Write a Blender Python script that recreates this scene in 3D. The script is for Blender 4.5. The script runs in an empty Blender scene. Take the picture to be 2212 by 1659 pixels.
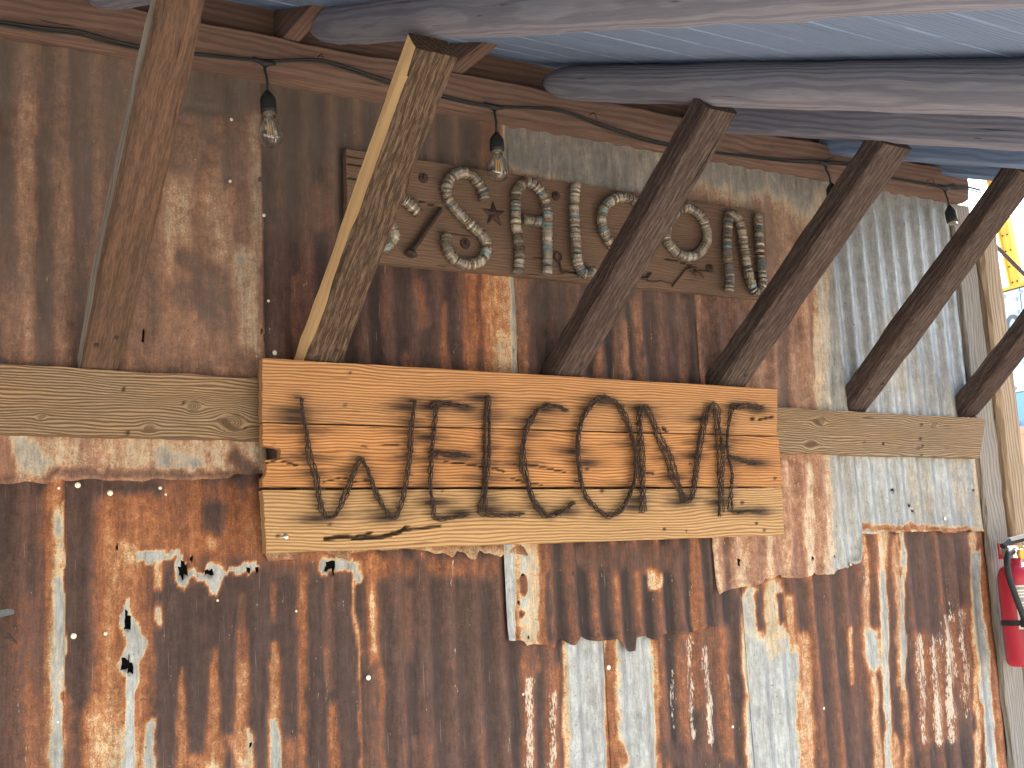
import bpy, math, random
import numpy as np
from mathutils import Matrix, Vector
random.seed(7)
SC = bpy.context.scene
COL = SC.collection

# ------------------------------------------------------------ camera, light, exposure
CAMD = 2.6
def _rot(a, b, c):
    cx, sx = math.cos(a), math.sin(a); cy, sy = math.cos(b), math.sin(b); cz, sz = math.cos(c), math.sin(c)
    return (np.array([[cx, -sx, 0], [sx, cx, 0], [0, 0, 1]]) @ np.array([[1, 0, 0], [0, cy, -sy], [0, sy, cy]])
            @ np.array([[cz, -sz, 0], [sz, cz, 0], [0, 0, 1]]))
MR = _rot(-.5445, 1.7355, -.0491)
FP = 2644.4
cam = bpy.data.cameras.new('camera'); co = bpy.data.objects.new('camera', cam); COL.objects.link(co)
m4 = np.eye(4); m4[:3, :3] = MR; m4[1, 3] = -CAMD
co.matrix_world = Matrix(m4.tolist())
cam.sensor_width = 36; cam.lens = FP / 2212 * 36; cam.clip_start = .05; cam.clip_end = 500
SC.camera = co

SUN_AZ, SUN_EL = math.radians(78), math.radians(42)     # azimuth from +Y towards +X
w = bpy.data.worlds.new('World'); SC.world = w; w.use_nodes = True
nt = w.node_tree; bg = nt.nodes['Background']
sky = nt.nodes.new('ShaderNodeTexSky'); sky.sky_type = 'NISHITA'; sky.sun_disc = False
sky.sun_elevation = SUN_EL; sky.sun_rotation = SUN_AZ; sky.air_density = 1.2; sky.dust_density = 2.0
nt.links.new(sky.outputs[0], bg.inputs[0]); bg.inputs[1].default_value = .15
sl = bpy.data.lights.new('sun', 'SUN'); sl.energy = 5; sl.angle = math.radians(.6); sl.color = (1, .94, .85)
so = bpy.data.objects.new('sun', sl); COL.objects.link(so)
sd = Vector((math.sin(SUN_AZ) * math.cos(SUN_EL), math.cos(SUN_AZ) * math.cos(SUN_EL), math.sin(SUN_EL)))
so.rotation_euler = sd.to_track_quat('Z', 'Y').to_euler(); so.location = (6, 4, 8)
SC.view_settings.view_transform = 'Standard'; SC.view_settings.look = 'None'
SC.view_settings.exposure = 2.5; SC.view_settings.gamma = 1

# ------------------------------------------------------------ survey helpers (photo survey -> metres on a real plane)
def ray(X, Y): return MR @ np.array([(X - 1106) / FP, -(Y - 829.5) / FP, -1.])
def PY(X, Y, y=0.):
    r = ray(X, Y); t = (CAMD + y) / r[1]; p = r * t; p[1] -= CAMD; return p
def PX(X, Y, x):
    r = ray(X, Y); p = r * (x / r[0]); p[1] -= CAMD; return p
def proj(P):
    c = (np.asarray(P) + np.array([0, CAMD, 0])) @ MR
    return 1106 + FP * c[..., 0] / -c[..., 2], 829.5 - FP * c[..., 1] / -c[..., 2]

# ------------------------------------------------------------ numpy noise
def vn(x, y, seed=0):
    rs = np.random.RandomState(seed).rand(128, 128)
    x = np.asarray(x, float); y = np.asarray(y, float)
    xi = np.floor(x).astype(int); yi = np.floor(y).astype(int); fx = x - xi; fy = y - yi
    fx = fx * fx * (3 - 2 * fx); fy = fy * fy * (3 - 2 * fy)
    g = lambda a, b: rs[a % 128, b % 128]
    return (g(xi, yi) * (1 - fx) + g(xi + 1, yi) * fx) * (1 - fy) + (g(xi, yi + 1) * (1 - fx) + g(xi + 1, yi + 1) * fx) * fy
def fbm(x, y, seed=0, o=4):
    s = 0; a = .5; t = 0
    for i in range(o):
        s = s + a * vn(x * 2 ** i + 17 * i, y * 2 ** i + 5 * i, seed + i); t += a; a *= .5
    return s / t - .5
def sstep(a, b, x):
    t = np.clip((x - a) / (b - a + 1e-9), 0, 1); return t * t * (3 - 2 * t)

# ------------------------------------------------------------ object helpers
def mk(name, V, Fc, mat, parent=None, attrs=None, smooth=False, mats=None, midx=None):
    me = bpy.data.meshes.new(name); me.from_pydata([tuple(map(float, v)) for v in V], [], [tuple(f) for f in Fc])
    for m in (mats or [mat]): me.materials.append(m)
    if midx is not None: me.polygons.foreach_set('material_index', midx)
    if attrs:
        for k, a in attrs.items():
            a = np.asarray(a, np.float32)
            if a.ndim == 2:
                t = me.attributes.new(k, 'FLOAT_VECTOR', 'POINT'); t.data.foreach_set('vector', a.ravel())
            else:
                t = me.attributes.new(k, 'FLOAT', 'POINT'); t.data.foreach_set('value', a.ravel())
    if smooth: me.polygons.foreach_set('use_smooth', [True] * len(me.polygons))
    me.update()
    o = bpy.data.objects.new(name, me); COL.objects.link(o)
    if parent: o.parent = parent
    return o
def tag(o, label=None, cat=None, group=None, kind=None):
    if label: o['label'] = label
    if cat: o['category'] = cat
    if group: o['group'] = group
    if kind: o['kind'] = kind
    return o
def thing(name, label, cat, group=None, loc=(0, 0, 0)):
    o = bpy.data.objects.new(name, None); COL.objects.link(o); o.location = loc; o.empty_display_size = .1
    return tag(o, label, cat, group)

def tube(path, r, n=6, caps=True):
    P = np.asarray(path, float); m = len(P)
    T = np.gradient(P, axis=0); T /= np.linalg.norm(T, axis=1)[:, None] + 1e-12
    u = np.array([0, -1, .01]) if abs(T[0][1]) < .9 else np.array([1, 0, 0.01])
    rr = r if hasattr(r, '__len__') else [r] * m
    V = []; F = []
    for i in range(m):
        u = u - T[i] * (u @ T[i]); u /= np.linalg.norm(u); v = np.cross(T[i], u)
        for k in range(n):
            a = 2 * math.pi * k / n; V.append(P[i] + rr[i] * (math.cos(a) * u + math.sin(a) * v))
    for i in range(m - 1):
        for k in range(n):
            F.append((i * n + k, i * n + (k + 1) % n, (i + 1) * n + (k + 1) % n, (i + 1) * n + k))
    if caps: F.append(tuple(range(n))[::-1]); F.append(tuple((m - 1) * n + k for k in range(n)))
    return V, F
def join(parts):
    V = []; F = []
    for v, f in parts:
        b = len(V); V += list(v); F += [tuple(i + b for i in q) for q in f]
    return V, F
def box(x0, x1, y0, y1, z0, z1):
    V = [(x, y, z) for x in (x0, x1) for y in (y0, y1) for z in (z0, z1)]
    return V, [(0, 1, 3, 2), (4, 6, 7, 5), (0, 4, 5, 1), (2, 3, 7, 6), (0, 2, 6, 4), (1, 5, 7, 3)]
def lathe(prof, n=24, c=(0, 0, 0)):
    V = []; F = []
    for r, z in prof:
        for k in range(n):
            a = 2 * math.pi * k / n; V.append((c[0] + r * math.cos(a), c[1] + r * math.sin(a), c[2] + z))
    for i in range(len(prof) - 1):
        for k in range(n): F.append((i * n + k, i * n + (k + 1) % n, (i + 1) * n + (k + 1) % n, (i + 1) * n + k))
    F.append(tuple(range(n))[::-1]); F.append(tuple((len(prof) - 1) * n + k for k in range(n)))
    return V, F
def resample(P, step):
    P = np.asarray(P, float)
    # Catmull-Rom through the points, then even steps
    Q = []
    E = np.vstack([2 * P[0] - P[1], P, 2 * P[-1] - P[-2]])
    for i in range(1, len(E) - 2):
        for t in np.linspace(0, 1, 12, endpoint=False):
            p0, p1, p2, p3 = E[i - 1], E[i], E[i + 1], E[i + 2]
            Q.append(.5 * ((2 * p1) + (-p0 + p2) * t + (2 * p0 - 5 * p1 + 4 * p2 - p3) * t * t + (-p0 + 3 * p1 - 3 * p2 + p3) * t ** 3))
    Q.append(P[-1]); Q = np.array(Q)
    d = np.r_[0, np.cumsum(np.linalg.norm(np.diff(Q, axis=0), axis=1))]
    n = max(2, int(d[-1] / step) + 1); s = np.linspace(0, d[-1], n)
    return np.stack([np.interp(s, d, Q[:, k]) for k in range(3)], 1)

# ------------------------------------------------------------ materials
class NB:
    def __init__(s, name):
        s.m = bpy.data.materials.new(name); s.m.use_nodes = True; s.t = s.m.node_tree; s.b = s.t.nodes['Principled BSDF']
        s.b.inputs['Specular IOR Level'].default_value = .3
    def n(s, typ, **k):
        nd = s.t.nodes.new(typ)
        for a, v in k.items(): setattr(nd, a, v)
        return nd
    def l(s, a, b): s.t.links.new(a, b)
    def put(s, sock, v):
        if hasattr(v, 'is_linked') or hasattr(v, 'links'): s.l(v, sock)
        else: sock.default_value = v
    def math(s, op, a, b=0., c=None, clamp=False):
        nd = s.n('ShaderNodeMath', operation=op); nd.use_clamp = clamp
        s.put(nd.inputs[0], a); s.put(nd.inputs[1], b)
        if c is not None: s.put(nd.inputs[2], c)
        return nd.outputs[0]
    def attr(s, name, out='Fac'): return s.n('ShaderNodeAttribute', attribute_name=name).outputs[out]
    def map(s, vec, scale, loc=(0, 0, 0)):
        nd = s.n('ShaderNodeMapping'); s.l(vec, nd.inputs[0]); nd.inputs['Scale'].default_value = scale; nd.inputs['Location'].default_value = loc
        return nd.outputs[0]
    def noise(s, vec, scale=1., detail=3., rough=.55, dist=0.):
        nd = s.n('ShaderNodeTexNoise'); s.l(vec, nd.inputs['Vector']); nd.inputs['Scale'].default_value = scale
        nd.inputs['Detail'].default_value = detail; nd.inputs['Roughness'].default_value = rough; nd.inputs['Distortion'].default_value = dist
        return nd.outputs['Fac']
    def ramp(s, fac, stops, interp='LINEAR'):
        nd = s.n('ShaderNodeValToRGB'); s.l(fac, nd.inputs[0]); cr = nd.color_ramp; cr.interpolation = interp
        while len(cr.elements) < len(stops): cr.elements.new(.5)
        for e, (p, c) in zip(cr.elements, stops):
            e.position = p; e.color = (c, c, c, 1) if isinstance(c, (int, float)) else (*c, 1)
        return nd.outputs[0]
    def mix(s, f, a, b, mode='MIX'):
        nd = s.n('ShaderNodeMix', data_type='RGBA', blend_type=mode)
        s.put(nd.inputs[0], f); 
        for i, v in ((6, a), (7, b)):
            if isinstance(v, tuple): nd.inputs[i].default_value = (*v, 1) if len(v) == 3 else v
            else: s.l(v, nd.inputs[i])
        return nd.outputs[2]
    def bump(s, h, strength=.5, dist=.002):
        nd = s.n('ShaderNodeBump'); nd.inputs['Strength'].default_value = strength; nd.inputs['Distance'].default_value = dist
        s.l(h, nd.inputs['Height']); s.l(nd.outputs[0], s.b.inputs['Normal'])
    def pos(s): return s.n('ShaderNodeTexCoord').outputs['Object']

def rust_material():
    b = NB('rusted corrugated iron'); P = b.pos()
    wear_shade, flake, grime = b.attr('wear_shade'), b.attr('flake'), b.attr('grime')
    streak = b.noise(b.map(P, (42, 42, 4)), 1, 5, .6)
    mott = b.noise(P, 55, 5, .65)
    fine = b.noise(P, 300, 4, .72)
    a = b.math('MULTIPLY_ADD', streak, .30, -.15)
    c = b.math('MULTIPLY_ADD', mott, .44, -.22)
    d = b.math('MULTIPLY_ADD', fine, .58, -.29)
    # worn areas are speckled more than the dark skin of old rust
    calm = b.ramp(wear_shade, [(.10, .45), (.32, 1.), (.80, 1.), (.92, .6)])   # old skin and bare zinc are even, edges are speckled
    w_ = b.math('ADD', wear_shade, b.math('MULTIPLY', calm, b.math('ADD', a, b.math('ADD', c, d))))
    col = b.ramp(w_, [(0., (.022, .015, .016)), (.18, (.080, .045, .038)), (.30, (.130, .062, .044)), (.42, (.24, .095, .046)),
                      (.52, (.34, .15, .072)), (.61, (.44, .25, .135)), (.69, (.60, .48, .31)), (.76, (.40, .40, .37)), (.86, (.30, .325, .345)), (1., (.40, .44, .47))])
    hue = b.noise(b.map(P, (7, 7, 2.5), (3, 1, 2)), 1, 4)
    col = b.mix(b.ramp(hue, [(.4, 0.), (.7, .28)]), col, (.095, .070, .072), 'MIX')
    g1 = b.noise(b.map(P, (150, 150, 28)), 1, 5, .7); g2 = b.noise(P, 22, 4, .6)
    val = b.math('ADD', b.math('MULTIPLY_ADD', g1, 1.5, .25), b.math('MULTIPLY_ADD', g2, .8, -.4))
    col = b.mix(1., col, val, 'MULTIPLY')
    hs = b.n('ShaderNodeHueSaturation'); b.l(col, hs.inputs['Color']); b.l(b.math('SUBTRACT', 1., b.attr('fade')), hs.inputs['Saturation']); col = hs.outputs[0]
    # flaking white scale
    fm = b.math('ADD', flake, b.math('MULTIPLY_ADD', b.noise(b.map(P, (260, 260, 70)), 1, 4, .7), 3.4, b.math('MULTIPLY_ADD', b.noise(b.map(P, (45, 45, 9)), 1, 3), 1.8, -3.0)))
    fmk = b.ramp(fm, [(.42, 0.), (.52, 1.)])
    fc = b.mix(b.noise(P, 500, 2), (.44, .34, .25), (.60, .57, .52))
    col = b.mix(fmk, col, fc)
    # streaky light scratches
    sc = b.ramp(b.noise(b.map(P, (420, 420, 9)), 1, 2, .5), [(.70, 0.), (.76, .35)])
    col = b.mix(sc, col, (.42, .36, .31))
    # small rust pits
    pit = b.ramp(b.noise(P, 120, 2, .5), [(.68, 0.), (.74, .6)])
    col = b.mix(pit, col, (.05, .03, .025))
    gn = b.noise(b.map(P, (24, 24, 7)), 1, 4, .6)
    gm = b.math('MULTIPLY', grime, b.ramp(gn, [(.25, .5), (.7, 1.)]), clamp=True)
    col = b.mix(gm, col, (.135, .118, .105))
    b.l(col, b.b.inputs['Base Color'])
    zincm = b.ramp(w_, [(.72, 0.), (.84, 1.)])
    b.l(b.math('MULTIPLY', zincm, .35), b.b.inputs['Metallic'])
    b.l(b.ramp(w_, [(.2, .62), (.5, .85), (.7, .8), (.85, .42)]), b.b.inputs['Roughness'])
    b.bump(b.math('ADD', fine, b.math('MULTIPLY', mott, .8)), .55, .0016)
    return b.m

def wood(name, light, dark, spacing=.007, line=.6, warp=.012, crack=.35, fibre=.35, rough=.8, tint=None, bump=.7, mott=.4, bark=0.):
    b = NB(name); G = b.attr('g', 'Vector')
    sx = b.n('ShaderNodeSeparateXYZ'); b.l(G, sx.inputs[0]); u, v = sx.outputs[0], sx.outputs[1]
    wn = b.noise(b.map(G, (2.2, 9, 9)), 1, 3, .5); wn2 = b.noise(b.map(G, (12, 45, 45)), 1, 2, .5)
    vv = b.math('ADD', v, b.math('MULTIPLY_ADD', wn, warp * 4, b.math('MULTIPLY', wn2, warp * .35)))
    s = b.math('SINE', b.math('MULTIPLY', vv, 2 * math.pi / spacing))
    s = b.math('MULTIPLY_ADD', s, .5, .5)
    cmb = b.n('ShaderNodeCombineXYZ'); b.l(b.math('MULTIPLY', u, 1.3), cmb.inputs[0]); b.l(b.math('MULTIPLY', vv, 160), cmb.inputs[1]); b.l(sx.outputs[2], cmb.inputs[2])
    n1 = b.noise(cmb.outputs[0], 1, 3, .6)
    ln = b.ramp(b.math('MULTIPLY', s, b.math('MULTIPLY_ADD', n1, 1.5, .15)), [(.3, 0.), (.75, line)])
    fb = b.noise(b.map(G, (14, 620, 620)), 1, 3, .6)
    big = b.noise(b.map(G, (1.6, 14, 14), (4, 2, 1)), 1, 4, .55)
    col = b.mix(b.ramp(big, [(.32, 0.), (.68, mott)]), light, tuple(.55 * l + .45 * d for l, d in zip(light, dark)))
    if tint:
        col = b.mix(b.ramp(b.noise(b.map(G, (2.6, 10, 10), (9, 9, 2)), 1, 4, .6), [(.38, 0.), (.62, tint[1])]), col, tint[0])
    col = b.mix(ln, col, dark)
    col = b.mix(b.math('MULTIPLY', b.ramp(fb, [(.35, 1.), (.65, 0.)]), fibre), col, dark)
    col = b.mix(b.math('MULTIPLY', b.ramp(fb, [(.6, 0.), (.8, 1.)]), fibre * .5), col, tuple(min(1, 1.35 * l) for l in light))
    ck = b.ramp(b.noise(b.map(G, (5, 110, 110), (1, 7, 3)), 1, 3, .5, .4), [(.685, 0.), (.73, crack)])
    col = b.mix(ck, col, tuple(.25 * d for d in dark))
    h = b.math('ADD', b.math('MULTIPLY', ln, -.7), b.math('ADD', b.math('MULTIPLY', fb, .35), b.math('MULTIPLY', ck, -1.2)))
    if bark > 0:
        bk = b.noise(b.map(G, (30, 240, 240)), 1, 5, .7)
        col = b.mix(b.ramp(bk, [(.45, bark), (.56, 0.)]), col, tuple(.4 * d for d in dark)); h = b.math('MULTIPLY_ADD', bk, 2.0, h)
    kn = b.attr('knot'); st = b.attr('stain')
    ring = b.math('MULTIPLY_ADD', b.math('SINE', b.math('MULTIPLY', kn, 26)), .25, .6)
    col = b.mix(b.math('MULTIPLY', b.ramp(kn, [(.02, 0.), (.2, 1.)]), ring), col, tuple(.8 * d for d in dark))
    sm = b.math('ADD', st, b.math('MULTIPLY', b.math('MULTIPLY_ADD', b.noise(b.map(G, (25, 160, 160)), 1, 3), .9, -.45), b.ramp(st, [(0., 0.), (.3, 1.), (.8, .2)])), clamp=True)
    col = b.mix(sm, col, (.018, .016, .017))
    b.l(col, b.b.inputs['Base Color']); b.b.inputs['Roughness'].default_value = rough; b.b.inputs['Specular IOR Level'].default_value = .18
    b.bump(h, bump, .0022)
    return b.m

def plain(name, c, rough=.6, metal=0., var=.25, scale=60, spec=.3, c2=None, f=.5, bump=.0):
    b = NB(name); P = b.pos(); n = b.noise(P, scale, 4, .6)
    col = b.mix(b.ramp(n, [(.3, 0.), (.7, 1.)]), tuple(x * (1 - var) for x in c), tuple(min(1, x * (1 + var)) for x in c))
    if c2: col = b.mix(b.ramp(b.noise(P, scale * .6, 4, .7), [(f, 0.), (f + .08, 1.)]), col, c2)
    b.l(col, b.b.inputs['Base Color']); b.b.inputs['Metallic'].default_value = metal; b.b.inputs['Specular IOR Level'].default_value = spec
    b.l(b.ramp(n, [(.2, max(0, rough - .12)), (.8, min(1, rough + .12))]), b.b.inputs['Roughness'])
    if bump: b.bump(n, bump, .001)
    return b.m

M_rust = rust_material()
M_signtop = wood('orange fir plank', (.60, .345, .165), (.20, .08, .03), .0070, .7, .010, .5, .35, .72, ((.40, .25, .13), .55), .8)
M_signmid = wood('bright orange fir plank', (.66, .36, .155), (.22, .085, .033), .0068, .7, .012, .6, .35, .72, ((.42, .22, .10), .6), .9)
M_signlow = wood('pale yellow fir plank', (.56, .38, .20), (.23, .12, .055), .0078, .75, .012, .4, .35, .72, ((.46, .33, .18), .4), .8)
M_ledger = wood('weathered tan board', (.42, .29, .175), (.10, .065, .04), .0062, .85, .014, .8, .5, .8, ((.33, .28, .21), .6), .9)
M_saloon = wood('dark brown plank', (.20, .135, .10), (.085, .056, .043), .008, .4, .02, .8, .5, .8, ((.13, .09, .068), .6), .7)
M_header = wood('red brown beam wood', (.225, .145, .118), (.09, .06, .053), .013, .5, .010, .8, .5, .8, ((.16, .11, .09), .6), .6)
M_brace1 = wood('smooth brown timber', (.125, .082, .062), (.048, .033, .027), .026, .3, .012, .6, .3, .75, ((.18, .105, .07), .6), .5, bark=.4)
M_bark = wood('rough grey brown timber', (.22, .155, .11), (.060, .042, .033), .014, .6, .010, 1., .7, .9, ((.15, .11, .085), .7), 1., bark=.7)
M_dark = wood('dark brown timber', (.120, .085, .078), (.045, .034, .034), .013, .5, .012, 1., .6, .85, ((.19, .155, .14), .5), 1., bark=.6)
M_pine = wood('fresh sawn pine', (.80, .58, .32), (.50, .31, .15), .02, .25, .02, .2, .25, .7, None, .2, mott=.25)
M_greywood = wood('grey weathered timber', (.33, .31, .28), (.12, .11, .10), .012, .5, .02, .7, .5, .85, None, .6)
M_log = wood('glare tinted log', (.27, .29, .37), (.13, .14, .20), .010, .6, .008, .8, .5, .85, ((.28, .25, .27), .35), .8)  # blue cast of the glare is painted into the log colour
M_deck = wood('glare tinted roof board', (.20, .29, .47), (.10, .14, .24), .014, .5, .012, .5, .4, .85, None, .5)  # board colour made bluer to imitate the glare overhead
M_post = wood('pale post wood', (.42, .33, .23), (.17, .12, .08), .014, .6, .02, .9, .5, .8, ((.42, .34, .25), .5), .7)
M_wire = plain('rusty barbed wire', (.050, .036, .032), .7, .3, .4, 300, c2=(.10, .055, .038), f=.6)
M_iron = plain('dark rusted iron', (.055, .040, .038), .75, .4, .4, 150, c2=(.10, .055, .04), f=.55, bump=.4)
M_greysteel = plain('grey steel', (.09, .10, .11), .45, .6, .2, 80)
M_black = plain('black rubber', (.018, .021, .024), .5, 0, .2, 40)
M_nail_light = plain('pale nails and lit holes', (.75, .72, .62), .45, .3, .1, 50)
M_ground = plain('sandy yard', (.46, .38, .28), .95, 0, .15, 3, c2=(.36, .30, .23), f=.55)
M_tar = plain('black tar paper', (.012, .012, .013), .9, 0, .2, 20)
M_red = plain('red enamel', (.40, .022, .050), .38, 0, .1, 8, .5)
M_chrome = plain('bright steel', (.62, .62, .62), .28, .9, .05, 20)
M_label = plain('white label paper', (.80, .78, .74), .6, 0, .03, 10)
M_print = plain('grey print', (.35, .33, .34), .6, 0, .05, 10)
M_yellow = plain('yellow paint', (.60, .36, .05), .5, 0, .15, 6, c2=(.45, .20, .04), f=.58)
M_blue = plain('pale blue riveted metal', (.17, .33, .50), .45, .1, .06, 3)
M_white = plain('white riveted metal', (.40, .49, .54), .45, .1, .06, 3)
M_beige = plain('beige painted board', (.42, .30, .20), .7, 0, .06, 3)
M_rivet = plain('rivet metal', (.30, .36, .40), .5, .2, .1, 30)
M_digit = plain('dark grey painted digits', (.10, .12, .14), .6, 0, .05, 10)
M_brass = plain('brass bulb cap', (.65, .58, .42), .35, .9, .1, 30)
def glass():
    m = bpy.data.materials.new('clear bulb glass'); m.use_nodes = True; t = m.node_tree; p = t.nodes['Principled BSDF']
    p.inputs['Transmission Weight'].default_value = 1; p.inputs['Roughness'].default_value = .02; p.inputs['IOR'].default_value = 1.45
    p.inputs['Base Color'].default_value = (.93, .96, .95, 1)
    return m
M_glass = glass()
M_fil = plain('amber filament rod', (.85, .55, .20), .4, 0, .05, 30)
M_caps = [plain('bottle cap ' + n, c, .5, .45, .3, 260, c2=c2, f=.52) for n, c, c2 in
          (('tin', (.30, .27, .22), (.17, .13, .10)), ('pale', (.38, .355, .31), (.26, .21, .16)), ('blue', (.08, .18, .25), (.22, .20, .17)),
           ('teal', (.10, .24, .28), (.24, .21, .17)), ('brown', (.17, .11, .08), (.27, .23, .19)), ('grey', (.24, .235, .22), (.13, .11, .095)), ('dull', (.22, .20, .17), (.11, .09, .075)))]

# ------------------------------------------------------------ setting
g = mk('ground', [(-150, -150, -1.62), (150, -150, -1.62), (150, 150, -1.62), (-150, 150, -1.62)], [(0, 1, 2, 3)], M_ground); g['kind'] = 'structure'

# ------------------------------------------------------------ corrugated wall
wall = thing('corrugated_wall', 'wall clad in overlapping rusted and grey corrugated iron sheets behind both signs', 'wall', loc=(1.7, 0, -1.6))
PITCH = .0677
def prof(x): return .5 + .5 * np.cos(2 * math.pi * (x - .0677 * .2) / PITCH)

def C(x0, y0, x1, y1, r, val, soft=.7, amt=1., r2=None): return ('wear_shade', x0, y0, x1, y1, r, r2 or r, val, soft, amt)
def FL(x0, y0, x1, y1, r, amt=1.): return ('flake', x0, y0, x1, y1, r * .72, r * .72, amt * .94, 1.4, 1.)
def GR(x0, y0, x1, y1, r, amt=1.): return ('grime', x0, y0, x1, y1, r, r, amt, 1., 1.)
def poly(pts, val, soft=.6):
    return [C(a[0], a[1], b_[0], b_[1], a[2], val, soft, 1., b_[2]) for a, b_ in zip(pts, pts[1:])]

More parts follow.
